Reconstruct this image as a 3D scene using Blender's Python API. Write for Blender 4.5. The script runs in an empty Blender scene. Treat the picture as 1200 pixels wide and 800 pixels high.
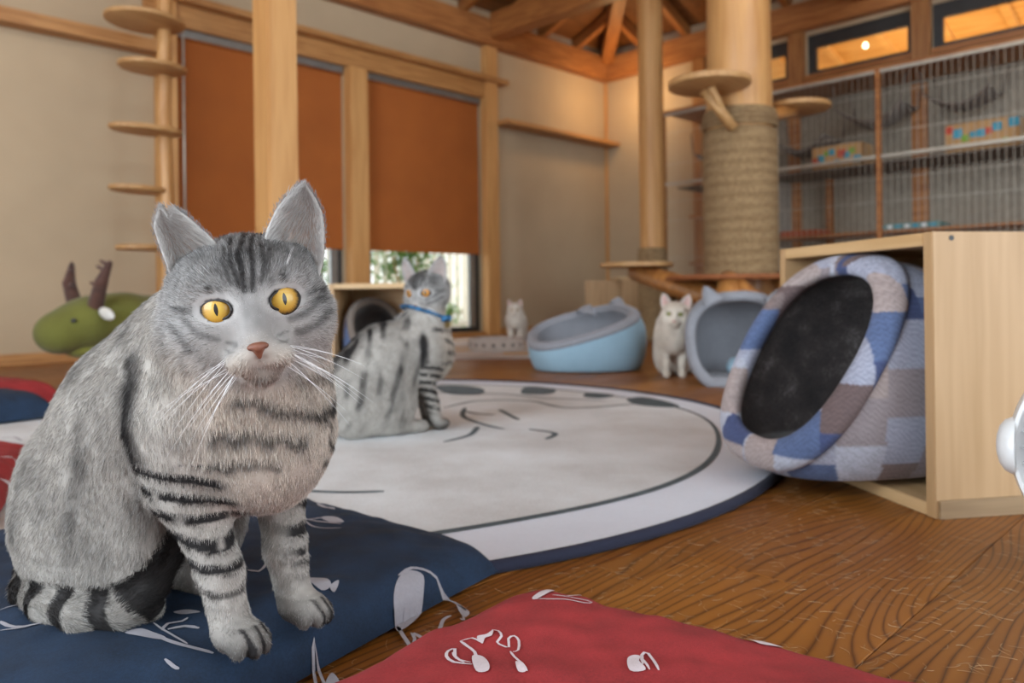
import bpy, bmesh, math, random
import numpy as np
from mathutils import Vector, Matrix, Quaternion

S = bpy.context.scene
COL = S.collection
PI = math.pi
rnd = random.Random(7)
H = 0.32                      # camera height above the floor
R2 = math.sqrt(2)

def C(lat, z, h=0.0):
    """point given as metres right of / in front of the viewer's spot; walls run along X and Y"""
    return Vector(((z + lat) / R2, (z - lat) / R2, h))

# ------------------------------------------------------------------ camera
cam_d = bpy.data.cameras.new('camera')
cam = bpy.data.objects.new('camera', cam_d); COL.objects.link(cam); S.camera = cam
cam_d.sensor_width = 36; cam_d.lens = 27.0; cam_d.shift_y = -54 / 1200; cam_d.clip_start = 0.02
roll = 0.0125
Rw = Vector((1, -1, 0)) / R2; Up = Vector((0, 0, 1)); Fw = Vector((1, 1, 0)) / R2
cx = Rw * math.cos(roll) - Up * math.sin(roll)
cy = Rw * math.sin(roll) + Up * math.cos(roll)
m = Matrix.Identity(4)
for i in range(3):
    m[i][0] = cx[i]; m[i][1] = cy[i]; m[i][2] = -Fw[i]
m[2][3] = H
cam.matrix_world = m
cam_d.dof.use_dof = True; cam_d.dof.focus_distance = 0.56; cam_d.dof.aperture_fstop = 7.0

# ------------------------------------------------------------------ world, light, exposure
W = bpy.data.worlds.new('sky'); S.world = W; W.use_nodes = True
W.node_tree.nodes['Background'].inputs[0].default_value = (0.82, 0.92, 1.0, 1)
W.node_tree.nodes['Background'].inputs[1].default_value = 4.5
S.view_settings.view_transform = 'Standard'; S.view_settings.look = 'None'
S.view_settings.gamma = 1; S.view_settings.exposure = 0.12

def area(name, loc, target, sx, sy, power, color):
    l = bpy.data.lights.new(name, 'AREA'); l.shape = 'RECTANGLE'; l.size = sx; l.size_y = sy
    l.energy = power; l.color = color
    o = bpy.data.objects.new(name, l); COL.objects.link(o); o.location = loc
    o.rotation_euler = (Vector(target) - Vector(loc)).to_track_quat('-Z', 'Y').to_euler()
    return o
# daylight through the glass doors on the two sides of the room behind the viewer
area('window_light', (1.6, -2.45, 1.15), (1.0, 2.0, 0.4), 3.4, 1.9, 13, (0.80, 0.90, 1.0))
area('window_light', (-2.45, 0.9, 1.15), (1.5, 1.3, 0.2), 2.2, 1.9, 92, (0.80, 0.90, 1.0))
def point(name, loc, power, color, r=0.06):
    l = bpy.data.lights.new(name, 'POINT'); l.energy = power; l.color = color; l.shadow_soft_size = r
    o = bpy.data.objects.new(name, l); COL.objects.link(o); o.location = loc; return o
point('ceiling_lamp_light', (5.42, 4.02, 2.08), 10, (1.0, 0.62, 0.27), 0.08)
point('ceiling_lamp_light', (3.2, 1.2, 2.35), 9, (1.0, 0.66, 0.34), 0.12)
point('ceiling_lamp_light', (0.2, 2.6, 2.3), 14, (1.0, 0.70, 0.42), 0.12)

# ------------------------------------------------------------------ helpers
def tag(o, label=None, cat=None, group=None, kind=None):
    if label: o['label'] = label
    if cat: o['category'] = cat
    if group: o['group'] = group
    if kind: o['kind'] = kind
    return o
def empty(name, loc=(0, 0, 0), rz=0, label=None, cat=None, group=None):
    o = bpy.data.objects.new(name, None); COL.objects.link(o); o.location = loc
    o.rotation_euler = (0, 0, rz); o.empty_display_size = 0.05
    return tag(o, label, cat, group)
def link(name, me, mat=None, parent=None, smooth=False, loc=None, rot=None):
    o = bpy.data.objects.new(name, me); COL.objects.link(o)
    if mat is not None and not me.materials: me.materials.append(mat)
    if smooth: me.shade_smooth()
    if parent is not None: o.parent = parent
    if loc is not None: o.location = loc
    if rot is not None: o.rotation_euler = rot
    return o
def mesh(name, V, F):
    me = bpy.data.meshes.new(name)
    me.from_pydata([tuple(v) for v in V], [], [tuple(f) for f in F]); me.update(); return me
def bm_obj(name, bm, mat, parent=None, smooth=False, loc=None, rot=None):
    me = bpy.data.meshes.new(name); bm.to_mesh(me); bm.free()
    return link(name, me, mat, parent, smooth, loc, rot)
def add_box(bm, lo, hi, bev=0.0):
    r = bmesh.ops.create_cube(bm, size=1.0)
    vs = r['verts']
    for v in vs:
        v.co = Vector([lo[i] + (v.co[i] + .5) * (hi[i] - lo[i]) for i in range(3)])
    if bev:
        es = list({e for v in vs for e in v.link_edges})
        bmesh.ops.bevel(bm, geom=es, offset=bev, segments=2, affect='EDGES')
def boxo(name, lo, hi, mat, parent=None, bev=0.0, loc=None, rot=None):
    bm = bmesh.new(); add_box(bm, lo, hi, bev); return bm_obj(name, bm, mat, parent, False, loc, rot)
def tube_bm(bm, pts, rads, n=12, cap=True):
    pts = [Vector(p) for p in pts]; rings = []
    if not hasattr(rads, '__len__'): rads = [rads] * len(pts)
    t0 = (pts[1] - pts[0]).normalized(); ref = Vector((0, 0, 1)) if abs(t0.z) < .9 else Vector((1, 0, 0))
    u = t0.cross(ref).normalized()
    for i, p in enumerate(pts):
        t = (pts[min(i + 1, len(pts) - 1)] - pts[max(i - 1, 0)]).normalized()
        u = (u - t * u.dot(t)).normalized(); w = t.cross(u)
        rings.append([bm.verts.new(p + (u * math.cos(2*PI*k/n) + w * math.sin(2*PI*k/n)) * rads[i]) for k in range(n)])
    for a, b in zip(rings, rings[1:]):
        for k in range(n): bm.faces.new((a[k], a[(k+1) % n], b[(k+1) % n], b[k]))
    if cap:
        bm.faces.new(list(reversed(rings[0]))); bm.faces.new(rings[-1])
def tubeo(name, pts, rads, mat, parent=None, n=12, loc=None, rot=None):
    bm = bmesh.new(); tube_bm(bm, pts, rads, n); return bm_obj(name, bm, mat, parent, True, loc, rot)
def lathe_bm(bm, prof, n=48, sx=1.0, sy=1.0, c=(0, 0, 0)):
    rings = []
    for r, z in prof:
        if r < 1e-6: rings.append([bm.verts.new((c[0], c[1], c[2] + z))])
        else: rings.append([bm.verts.new((c[0] + r*sx*math.cos(2*PI*k/n), c[1] + r*sy*math.sin(2*PI*k/n), c[2] + z)) for k in range(n)])
    for a, b in zip(rings, rings[1:]):
        if len(a) == 1 and len(b) == 1: continue
        for k in range(n):
            q = (a[k % len(a)], a[(k+1) % len(a)], b[(k+1) % len(b)], b[k % len(b)])
            q = [v for i, v in enumerate(q) if v not in q[:i]]
            if len(q) > 2: bm.faces.new(q)
def latheo(name, prof, mat, parent=None, n=48, sx=1.0, sy=1.0, loc=None, rot=None, smooth=True):
    bm = bmesh.new(); lathe_bm(bm, prof, n, sx, sy)
    o = bm_obj(name, bm, mat, parent, False, loc, rot)
    if smooth:
        o.data.shade_smooth()
        try: o.data.set_sharp_from_angle(angle=math.radians(40))
        except Exception: pass
    return o
def dup(o, parent=None):
    c = o.copy(); COL.objects.link(c); c.parent = parent
    for ch in list(o.children): dup(ch, c)
    return c

# ------------------------------------------------------------------ materials
def nt(name):
    M = bpy.data.materials.new(name); M.use_nodes = True
    t = M.node_tree; return M, t, t.nodes['Principled BSDF']
def N(t, typ, **kw):
    n = t.nodes.new(typ)
    for k, v in kw.items(): setattr(n, k, v)
    return n
def setin(n, **kw):
    for k, v in kw.items(): n.inputs[k.replace('_', ' ')].default_value = v
def mth(t, op, a, b=None, c=None, clamp=False):
    n = t.nodes.new('ShaderNodeMath'); n.operation = op; n.use_clamp = clamp
    for i, x in enumerate((a, b, c)):
        if x is None: continue
        if isinstance(x, (int, float)): n.inputs[i].default_value = x
        else: t.links.new(x, n.inputs[i])
    return n.outputs[0]
def ramp(t, fac, stops):
    n = t.nodes.new('ShaderNodeValToRGB'); cr = n.color_ramp
    while len(cr.elements) < len(stops): cr.elements.new(0.5)
    for e, (p, c) in zip(cr.elements, stops): e.position = p; e.color = (*c, 1) if len(c) == 3 else c
    t.links.new(fac, n.inputs[0]); return n.outputs[0]
def bump(t, b, h, strength=0.3, dist=0.002):
    n = t.nodes.new('ShaderNodeBump'); n.inputs['Strength'].default_value = strength; n.inputs['Distance'].default_value = dist
    t.links.new(h, n.inputs['Height']); t.links.new(n.outputs[0], b.inputs['Normal'])
def coords(t, scale=(1, 1, 1), kind='Object', rand=0.0):
    tc = t.nodes.new('ShaderNodeTexCoord'); mp = t.nodes.new('ShaderNodeMapping')
    mp.inputs['Scale'].default_value = scale
    src = tc.outputs[kind]
    if rand:
        oi = t.nodes.new('ShaderNodeObjectInfo'); sc = t.nodes.new('ShaderNodeVectorMath'); sc.operation = 'SCALE'
        cb = t.nodes.new('ShaderNodeCombineXYZ')
        for i in range(3): t.links.new(mth(t, 'MULTIPLY', oi.outputs['Random'], rand * (1 + i * .7)), cb.inputs[i])
        ad = t.nodes.new('ShaderNodeVectorMath'); ad.operation = 'ADD'
        t.links.new(src, ad.inputs[0]); t.links.new(cb.outputs[0], ad.inputs[1]); src = ad.outputs[0]
    t.links.new(src, mp.inputs['Vector']); return mp.outputs[0]
def noise(t, vec, scale, detail=3, rough=0.5):
    n = t.nodes.new('ShaderNodeTexNoise'); n.inputs['Scale'].default_value = scale
    n.inputs['Detail'].default_value = detail; n.inputs['Roughness'].default_value = rough
    if vec is not None: t.links.new(vec, n.inputs['Vector'])
    return n.outputs['Fac']
def plain(name, col, rough=0.6, var=0.12, scale=20, bmp=0.0, metal=0.0, sheen=0.0, coat=0.0):
    M, t, b = nt(name)
    v = coords(t); f = noise(t, v, scale, 4)
    c = ramp(t, f, [(0.3, tuple(x * (1 - var) for x in col)), (0.7, tuple(min(1, x * (1 + var)) for x in col))])
    t.links.new(c, b.inputs['Base Color'])
    setin(b, Roughness=rough, Metallic=metal)
    b.inputs['Sheen Weight'].default_value = sheen; b.inputs['Coat Weight'].default_value = coat
    if bmp: bump(t, b, noise(t, v, scale * 6, 4), bmp)
    return M
def wood(name, light, dark, axis=0, freq=1.0, rough=0.5, coat=0.0, knots=0.0):
    """grain runs along the local axis given"""
    M, t, b = nt(name)
    sc = [14 * freq] * 3; sc[axis] = 0.9 * freq
    v = coords(t, tuple(sc), rand=3.0)
    n1 = noise(t, v, 1.0, 4, .6)
    g = mth(t, 'FRACT', mth(t, 'MULTIPLY', n1, 7.0))
    g = mth(t, 'MULTIPLY', mth(t, 'ABSOLUTE', mth(t, 'SUBTRACT', g, .5)), 2.0)
    n2 = noise(t, v, 6.0, 3)
    f = mth(t, 'ADD', mth(t, 'MULTIPLY', g, .6), mth(t, 'MULTIPLY', n2, .4))
    c = ramp(t, f, [(0.15, dark), (0.75, light)])
    if knots:
        vk = coords(t, tuple([3.2 if i != axis else 1.1 for i in range(3)]), rand=5.0)
        vo = N(t, 'ShaderNodeTexVoronoi'); t.links.new(vk, vo.inputs['Vector']); vo.inputs['Scale'].default_value = 1.5
        k = ramp(t, vo.outputs['Distance'], [(0.0, (1, 1, 1)), (0.09, (0, 0, 0))])
        mx = N(t, 'ShaderNodeMix', data_type='RGBA'); t.links.new(k, mx.inputs[0]); t.links.new(c, mx.inputs[6])
        mx.inputs[7].default_value = (*[x * .3 for x in dark], 1); c = mx.outputs[2]
    t.links.new(c, b.inputs['Base Color']); setin(b, Roughness=rough)
    b.inputs['Coat Weight'].default_value = coat
    bump(t, b, f, .12, .001)
    return M
def attr_mat(name, rough=0.85, sheen=0.0, bmp=0.0, bscale=400, mul=1.0):
    M, t, b = nt(name)
    a = N(t, 'ShaderNodeAttribute', attribute_name='Col')
    t.links.new(a.outputs['Color'], b.inputs['Base Color']); setin(b, Roughness=rough)
    b.inputs['Sheen Weight'].default_value = sheen
    if bmp: bump(t, b, noise(t, coords(t), bscale, 3), bmp)
    return M
def fabric(name, col, rough=0.9, weave=900, var=.12, sheen=.04, bmp=.25, mott=8):
    M, t, b = nt(name); v = coords(t)
    f = mth(t, 'ADD', mth(t, 'MULTIPLY', noise(t, v, mott, 4), .6), mth(t, 'MULTIPLY', noise(t, v, weave * .4, 3), .4))
    c = ramp(t, f, [(0.3, tuple(x * (1 - var) for x in col)), (0.7, tuple(min(1, x * (1 + var)) for x in col))])
    t.links.new(c, b.inputs['Base Color']); setin(b, Roughness=rough)
    b.inputs['Sheen Weight'].default_value = sheen; b.inputs['Sheen Roughness'].default_value = .5
    bump(t, b, noise(t, v, weave, 2), bmp, .001)
    return M
def rope_mat():
    M, t, b = nt('sisal_rope'); v = coords(t)
    sp = N(t, 'ShaderNodeSeparateXYZ'); t.links.new(v, sp.inputs[0])
    w = mth(t, 'SINE', mth(t, 'MULTIPLY', mth(t, 'ADD', sp.outputs[2], mth(t, 'MULTIPLY', noise(t, v, 3, 2), .01)), 2 * PI / .011))
    f = mth(t, 'ADD', mth(t, 'MULTIPLY', w, .22), noise(t, v, 60, 4))
    c = ramp(t, f, [(0.2, (.17, .10, .045)), (0.8, (.42, .285, .145))])
    t.links.new(c, b.inputs['Base Color']); setin(b, Roughness=.95); bump(t, b, w, .5, .004)
    return M
def floor_mat():
    M, t, b = nt('oiled_floor_plank')
    v = coords(t, (1, 1, 1), rand=9.0)
    va = coords(t, (1.3, 5.0, 1), rand=9.0)
    big = noise(t, va, 1.0, 2, .45)
    sp = N(t, 'ShaderNodeSeparateXYZ'); t.links.new(v, sp.inputs[0])
    fine = noise(t, coords(t, (2.2, 40, 1), rand=9.0), 1.0, 3)
    # knots bend the growth rings round them
    vo = N(t, 'ShaderNodeTexVoronoi'); t.links.new(coords(t, (1.5, 4.2, 1), rand=9.0), vo.inputs['Vector']); vo.inputs['Scale'].default_value = 1.0
    kd = mth(t, 'POWER', mth(t, 'MAXIMUM', mth(t, 'SUBTRACT', 1.0, mth(t, 'MULTIPLY', vo.outputs['Distance'], 1.9)), 0.0), 2.0)
    ph = mth(t, 'ADD', mth(t, 'ADD', mth(t, 'MULTIPLY', sp.outputs[1], 85.0), mth(t, 'MULTIPLY', big, 20.0)), mth(t, 'MULTIPLY', kd, 6.0))
    ph = mth(t, 'ADD', ph, mth(t, 'MULTIPLY', fine, .35))
    r = mth(t, 'FRACT', ph)
    r = mth(t, 'POWER', mth(t, 'ABSOLUTE', mth(t, 'SUBTRACT', mth(t, 'MULTIPLY', r, 2.0), 1.0)), 5.0)
    k2 = mth(t, 'POWER', kd, 9.0)
    f = mth(t, 'ADD', mth(t, 'MULTIPLY', r, .62), mth(t, 'ADD', mth(t, 'MULTIPLY', fine, .4), mth(t, 'MULTIPLY', k2, .8)))
    oi = N(t, 'ShaderNodeObjectInfo')
    f = mth(t, 'ADD', f, mth(t, 'MULTIPLY', mth(t, 'SUBTRACT', oi.outputs['Random'], .5), .28))
    c = ramp(t, f, [(0.08, (.33, .125, .020)), (0.45, (.19, .065, .010)), (1.0, (.035, .009, .002))])
    t.links.new(c, b.inputs['Base Color'])
    rr = mth(t, 'ADD', .30, mth(t, 'MULTIPLY', noise(t, v, 14, 3), .25))
    t.links.new(rr, b.inputs['Roughness']); bump(t, b, f, .15, .001)
    b.inputs['Coat Weight'].default_value = .0; b.inputs['Specular IOR Level'].default_value = .35; b.inputs['Coat Roughness'].default_value = .25
    return M

mWall = plain('cream_plaster', (.47, .36, .235), .9, .04, 3, .15)
mWood = wood('pale_cedar_post', (.60, .32, .115), (.50, .245, .078), 2, .5, knots=1)
mWoodX = wood('pale_cedar_beam_x', (.50, .25, .085), (.34, .145, .042), 0, knots=1)
mWoodY = wood('pale_cedar_beam_y', (.50, .25, .085), (.34, .145, .042), 1, knots=1)
mRoofX = wood('roof_timber_x', (.42, .17, .05), (.25, .085, .022), 0)
mRoofY = wood('roof_timber_y', (.42, .17, .05), (.25, .085, .022), 1)
mBoard = wood('roof_board', (.22, .085, .025), (.13, .045, .012), 0, .6)
mDisc = wood('tower_disc_wood', (.56, .33, .14), (.44, .23, .08), 0, .8)
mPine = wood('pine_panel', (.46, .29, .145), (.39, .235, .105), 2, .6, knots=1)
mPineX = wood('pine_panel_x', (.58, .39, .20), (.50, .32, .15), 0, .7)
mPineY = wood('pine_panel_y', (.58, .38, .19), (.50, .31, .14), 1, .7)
mTrunk = wood('peeled_log', (.60, .33, .125), (.47, .23, .075), 2, .35, rough=.45, coat=.15)
mLogX = wood('peeled_log_x', (.48, .215, .06), (.32, .12, .03), 0, .5, rough=.4, coat=.2)
mPlate = wood('reddish_plate', (.33, .12, .045), (.22, .07, .025), 0)
mRope = rope_mat()
mDark = plain('dark_metal', (.03, .03, .03), .5)
mAlu = plain('grey_aluminium', (.28, .28, .27), .4, metal=.7)
mWhite = plain('white_plastic', (.72, .74, .74), .35, .03, coat=.3)
mWire = plain('galvanised_wire', (.46, .42, .35), .4, metal=.3)

# ------------------------------------------------------------------ numpy noise
_rs = np.random.RandomState(3); _T = _rs.rand(32, 32, 32).astype(np.float32)
def vnoise(P, scale, seed=0):
    q = np.asarray(P, np.float32) * scale + seed * 7.31 + 100
    i = np.floor(q).astype(int); f = q - i; f = f * f * (3 - 2 * f); i %= 32; j = (i + 1) % 32
    r = 0
    for a in (0, 1):
        for b in (0, 1):
            for c in (0, 1):
                w = (f[:, 0] if a else 1 - f[:, 0]) * (f[:, 1] if b else 1 - f[:, 1]) * (f[:, 2] if c else 1 - f[:, 2])
                r = r + w * _T[(j if a else i)[:, 0], (j if b else i)[:, 1], (j if c else i)[:, 2]]
    return r
def ss(x, a, b):
    t = np.clip((x - a) / (b - a), 0, 1); return t * t * (3 - 2 * t)
def segdist(P, pts):
    """distance to a polyline and the parameter 0..n-1 along it"""
    P = np.asarray(P, float); best = np.full(len(P), 9.0); par = np.zeros(len(P))
    for i in range(len(pts) - 1):
        a = np.array(pts[i], float); b = np.array(pts[i + 1], float); d = b - a
        t = np.clip(((P - a) @ d) / max(d @ d, 1e-12), 0, 1)
        q = np.linalg.norm(P - a - t[:, None] * d, axis=1)
        m_ = q < best; best[m_] = q[m_]; par[m_] = i + t[m_]
    if len(pts) == 1: best = np.linalg.norm(P - np.array(pts[0], float), axis=1)
    return best, par

# ------------------------------------------------------------------ smooth solids meshed as one skin
class Field:
    def __init__(s, lo, hi, res):
        s.lo = np.array(lo, np.float32); s.res = res
        s.n = np.ceil((np.array(hi) - s.lo) / res).astype(int) + 1
        s.f = np.full(tuple(s.n), .06, np.float32)
    def sl(s, lo, hi):
        a = np.maximum(np.floor((np.array(lo) - s.lo) / s.res).astype(int), 0)
        b = np.minimum(np.ceil((np.array(hi) - s.lo) / s.res).astype(int) + 1, s.n)
        g = [s.lo[i] + s.res * np.arange(a[i], b[i], dtype=np.float32) for i in range(3)]
        return (slice(a[0], b[0]), slice(a[1], b[1]), slice(a[2], b[2])), np.stack(np.meshgrid(*g, indexing='ij'), -1)
    def comb(s, sl, d, k, op):
        f = s.f[sl]
        if op == '+':
            h = np.clip(.5 + .5 * (f - d) / k, 0, 1); s.f[sl] = f * (1 - h) + d * h - k * h * (1 - h)
        else:
            h = np.clip(.5 - .5 * (f + d) / k, 0, 1); s.f[sl] = f * (1 - h) - d * h + k * h * (1 - h)
    def cap(s, a, b, ra, rb, k=.02, op='+'):
        a = np.array(a, np.float32); b = np.array(b, np.float32); m_ = max(ra, rb) + k + .01
        sl, P = s.sl(np.minimum(a, b) - m_, np.maximum(a, b) + m_)
        if P.size == 0: return
        d = b - a; t = np.clip(((P - a) @ d) / max(float(d @ d), 1e-9), 0, 1)
        s.comb(sl, np.linalg.norm(P - a - t[..., None] * d, axis=-1) - (ra + (rb - ra) * t), k, op)
    def ell(s, c, r, k=.02, op='+', R=None):
        c = np.array(c, np.float32); r = np.array(r, np.float32); m_ = float(r.max()) + k + .01
        sl, P = s.sl(c - m_, c + m_)
        if P.size == 0: return
        q = P - c
        if R is not None: q = q @ np.array(R, np.float32).T
        k0 = np.linalg.norm(q / r, axis=-1); k1 = np.linalg.norm(q / (r * r), axis=-1) + 1e-9
        s.comb(sl, k0 * (k0 - 1) / k1, k, op)
    def fn(s, f, lo, hi, k=.01, op='+'):
        sl, P = s.sl(lo, hi); s.comb(sl, f(P), k, op)
    def mesh(s, smooth=0):
        f = s.f; S_ = f < 0
        a = S_[:-1, :-1, :-1]; cnt = np.zeros(a.shape, np.int8)
        for i in (0, 1):
            for j in (0, 1):
                for k in (0, 1):
                    cnt += S_[i:i + a.shape[0], j:j + a.shape[1], k:k + a.shape[2]]
        act = (cnt > 0) & (cnt < 8); idx = np.argwhere(act)
        vid = np.full(a.shape, -1, np.int64); vid[act] = np.arange(len(idx))
        off = np.array([[i, j, k] for i in (0, 1) for j in (0, 1) for k in (0, 1)])
        val = np.stack([f[tuple((idx + o).T)] for o in off], 1)
        acc = np.zeros((len(idx), 3)); n = np.zeros(len(idx))
        for p in range(8):
            for q in range(p + 1, 8):
                if np.abs(off[p] - off[q]).sum() != 1: continue
                m_ = (val[:, p] < 0) != (val[:, q] < 0)
                t = np.where(m_, val[:, p] / np.where(m_, val[:, p] - val[:, q], 1), 0)
                acc += np.where(m_[:, None], off[p] + t[:, None] * (off[q] - off[p]), 0); n += m_
        V = s.lo + s.res * (idx + acc / n[:, None])
        F = []
        for ax in range(3):
            sA = [slice(None)] * 3; sB = [slice(None)] * 3; sA[ax] = slice(0, -1); sB[ax] = slice(1, None)
            A = S_[tuple(sA)]; B = S_[tuple(sB)]
            e = np.argwhere(A != B)
            u, w = [(1, 2), (2, 0), (0, 1)][ax]
            e = e[(e[:, u] > 0) & (e[:, w] > 0) & (e[:, u] < f.shape[u] - 1) & (e[:, w] < f.shape[w] - 1)]
            ins = A[tuple(e.T)]
            du = np.zeros(3, int); du[u] = 1; dw = np.zeros(3, int); dw[w] = 1
            q = [vid[tuple((e - du * x - dw * y).T)] for x, y in ((1, 1), (0, 1), (0, 0), (1, 0))]
            q = np.stack(q, 1); q[~ins] = q[~ins][:, ::-1]; F.append(q)
        F = np.concatenate(F); F = F[(F >= 0).all(1)]
        for _ in range(smooth):
            acc = np.zeros_like(V); n = np.zeros(len(V))
            for i in range(4):
                np.add.at(acc, F[:, i], V[F[:, (i + 1) % 4]]); np.add.at(acc, F[:, (i + 1) % 4], V[F[:, i]])
                np.add.at(n, F[:, i], 1); np.add.at(n, F[:, (i + 1) % 4], 1)
            V = V * .4 + .6 * acc / np.maximum(n, 1)[:, None]
        return V, F
def np_mesh(name, V, F):
    me = bpy.data.meshes.new(name)
    me.vertices.add(len(V)); me.vertices.foreach_set('co', np.asarray(V, np.float32).ravel())
    me.loops.add(F.size); me.loops.foreach_set('vertex_index', F.astype(np.int32).ravel())
    me.polygons.add(len(F)); me.polygons.foreach_set('loop_start', np.arange(0, F.size, F.shape[1], dtype=np.int32))
    me.update(calc_edges=True); me.validate(); me.shade_smooth(); return me
def set_col(me, col):
    a = me.color_attributes.new('Col', 'FLOAT_COLOR', 'POINT')
    c = np.ones((len(me.vertices), 4), np.float32); c[:, :3] = col; a.data.foreach_set('color', c.ravel())
def vnormals(V, F):
    n = np.cross(V[F[:, 2]] - V[F[:, 0]], V[F[:, 3]] - V[F[:, 1]]); vn = np.zeros_like(V)
    for i in range(4): np.add.at(vn, F[:, i], n)
    return vn / (np.linalg.norm(vn, axis=1)[:, None] + 1e-12), n

def hair_object(name, P0, D, L, R, Cr, Ct, mat, parent, npt=4, droop=0.25, seed=1):
    """P0 roots, D directions, L lengths, R radii, Cr / Ct root and tip colours"""
    n = len(P0); hc = bpy.data.hair_curves.new(name); hc.add_curves([npt] * n)
    t = np.linspace(0, 1, npt)[None, :, None]
    pos = P0[:, None, :] + D[:, None, :] * L[:, None, None] * t
    pos[..., 2] -= droop * L[:, None] * (t[..., 0] ** 2)
    hc.attributes['position'].data.foreach_set('vector', pos.astype(np.float32).ravel())
    ra = hc.attributes.get('radius') or hc.attributes.new('radius', 'FLOAT', 'POINT')
    rr = R[:, None] * (1 - .85 * t[0, :, 0][None, :] ** 1.6)
    ra.data.foreach_set('value', rr.astype(np.float32).ravel())
    ca = hc.attributes.new('Col', 'FLOAT_COLOR', 'POINT')
    c = np.ones((n, npt, 4), np.float32); c[..., :3] = Cr[:, None, :] * (1 - t) + Ct[:, None, :] * t
    ca.data.foreach_set('color', c.ravel())
    o = bpy.data.objects.new(name, hc); COL.objects.link(o); hc.materials.append(mat); o.parent = parent
    return o
def hair_mat(name, rough=.55):
    M, t, b = nt(name); a = N(t, 'ShaderNodeAttribute', attribute_name='Col')
    t.links.new(a.outputs['Color'], b.inputs['Base Color']); setin(b, Roughness=rough)
    b.inputs['Specular IOR Level'].default_value = .2
    return M
mFur = hair_mat('cat_fur'); mSkin = attr_mat('cat_skin', .9)
mEar = attr_mat('cat_ear', .8)

# ================================================================== THE SETTING
XR, YL = 5.81, 4.52           # the two far walls
X0, Y0 = -3.0, -3.0
WP = 0.1245                   # floor board width
fl = boxo('floor', (X0, Y0, -.05), (XR + .1, YL + .1, -.019), mMat := wood('floor_underlay', (.30, .12, .03), (.2, .07, .018), 0)); tag(fl, kind='structure')
mFloor = floor_mat()
fs = boxo('floor_slab', (X0, Y0, -.019), (XR, -1.11, -.001), mMat, fl)
fs = boxo('floor_slab', (X0, -1.11, -.019), (-1.0, YL, -.001), mMat, fl)
y = .507 - WP * 13; row = -13
while y < YL - .01:
    x = -1.0; w = min(WP, YL - y)
    nxt = .705 if row == 0 else -1.0 + rnd.uniform(.3, 1.9)
    if row == 0: nxt = .705
    while x < XR - .01:
        x1 = min(nxt, XR)
        bm = bmesh.new()
        L = x1 - x
        add_box(bm, (.0004, .0004, -.018), (L - .0004, w - .0004, 0), .0)
        es = [e for e in bm.edges if all(v.co.z > -.001 for v in e.verts)]
        bmesh.ops.bevel(bm, geom=es, offset=.0009, segments=1, affect='EDGES')
        bm_obj('plank', bm, mFloor, fl, loc=(x, y, 0))
        x = x1; nxt = x1 + 1.9 + rnd.uniform(-.1, .1)
    y += WP; row += 1

# left wall with its two floor-level window openings
bm = bmesh.new(); T = .12
for lo, hi in (((X0, YL, -.02), (1.77, YL + T, 3.0)), ((1.77, YL, 1.95), (4.22, YL + T, 3.0)), ((4.22, YL, -.02), (XR + T, YL + T, 3.0)),
               ((2.92, YL + .03, -.02), (3.08, YL + T, 1.95)), ((1.77, YL, -.05), (4.22, YL + T, .035))):
    add_box(bm, lo, hi)
tag(bm_obj('wall_left', bm, mWall), kind='structure')
# right wall with clerestory openings
CL = [(2.70, 3.42), (1.80, 2.56), (.90, 1.68), (0.0, .78)]
bm = bmesh.new()
add_box(bm, (XR, Y0, -.02), (XR + T, YL + T, 1.98)); add_box(bm, (XR, Y0, 2.29), (XR + T, YL + T, 3.0))
ys = [Y0] + [v for a, b in sorted(CL) for v in (a, b)] + [YL + T]
for a, b in zip(ys[::2], ys[1::2]): add_box(bm, (XR, a, 1.98), (XR + T, b, 2.29))
tag(bm_obj('wall_right', bm, mWall), kind='structure')
# walls behind the viewer, with glass door openings
bm = bmesh.new()
add_box(bm, (X0 - T, Y0 - T, -.02), (-.6, Y0, 3)); add_box(bm, (3.8, Y0 - T, -.02), (XR + T, Y0, 3)); add_box(bm, (-.6, Y0 - T, 2.2), (3.8, Y0, 3))
tag(bm_obj('wall_front', bm, mWall), kind='structure')
bm = bmesh.new()
add_box(bm, (X0 - T, Y0, -.02), (X0, -.3, 3)); add_box(bm, (X0 - T, 2.2, -.02), (X0, YL + T, 3)); add_box(bm, (X0 - T, -.3, 2.2), (X0, 2.2, 3))
tag(bm_obj('wall_near', bm, mWall), kind='structure')

# ceiling: boarded hipped roof on wall plates
SL = .42; ZP = 2.52
def roof(x, y): return ZP + .10 + SL * min(min(XR - x, YL - y), 3.4)
ce = mesh('ceiling', [(XR + .2, YL + .2, ZP + .02), (XR - 3.4, YL - 3.4, ZP + .1 + SL * 3.4), (X0 - .2, YL + .2, ZP + .02), (X0 - .2, YL - 3.4, ZP + .1 + SL * 3.4),
     (XR + .2, Y0 - .2, ZP + .02), (XR - 3.4, Y0 - .2, ZP + .1 + SL * 3.4), (X0 - .2, Y0 - .2, ZP + .1 + SL * 3.4)],
     [(0, 2, 3, 1), (0, 1, 5, 4), (1, 3, 6, 5)])
ceil = link('ceiling', ce, mBoard); tag(ceil, kind='structure')
md = ceil.modifiers.new('t', 'SOLIDIFY'); md.thickness = .03; md.offset = 1
def bar(name, a, b, w, h, mat, parent=None):
    """rectangular timber from a to b (centre line), width w, height h, grain along its length"""
    a = Vector(a); b = Vector(b); d = b - a; L = d.length
    o = boxo(name, (0, -w / 2, -h / 2), (L, w / 2, h / 2), mat, parent, .004)
    xx = d.normalized(); yy = Vector((0, 0, 1)).cross(xx).normalized(); zz = xx.cross(yy)
    M_ = Matrix.Identity(4)
    for i in range(3): M_[i][0] = xx[i]; M_[i][1] = yy[i]; M_[i][2] = zz[i]; M_[i][3] = a[i]
    o.matrix_world = M_; return o
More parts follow.
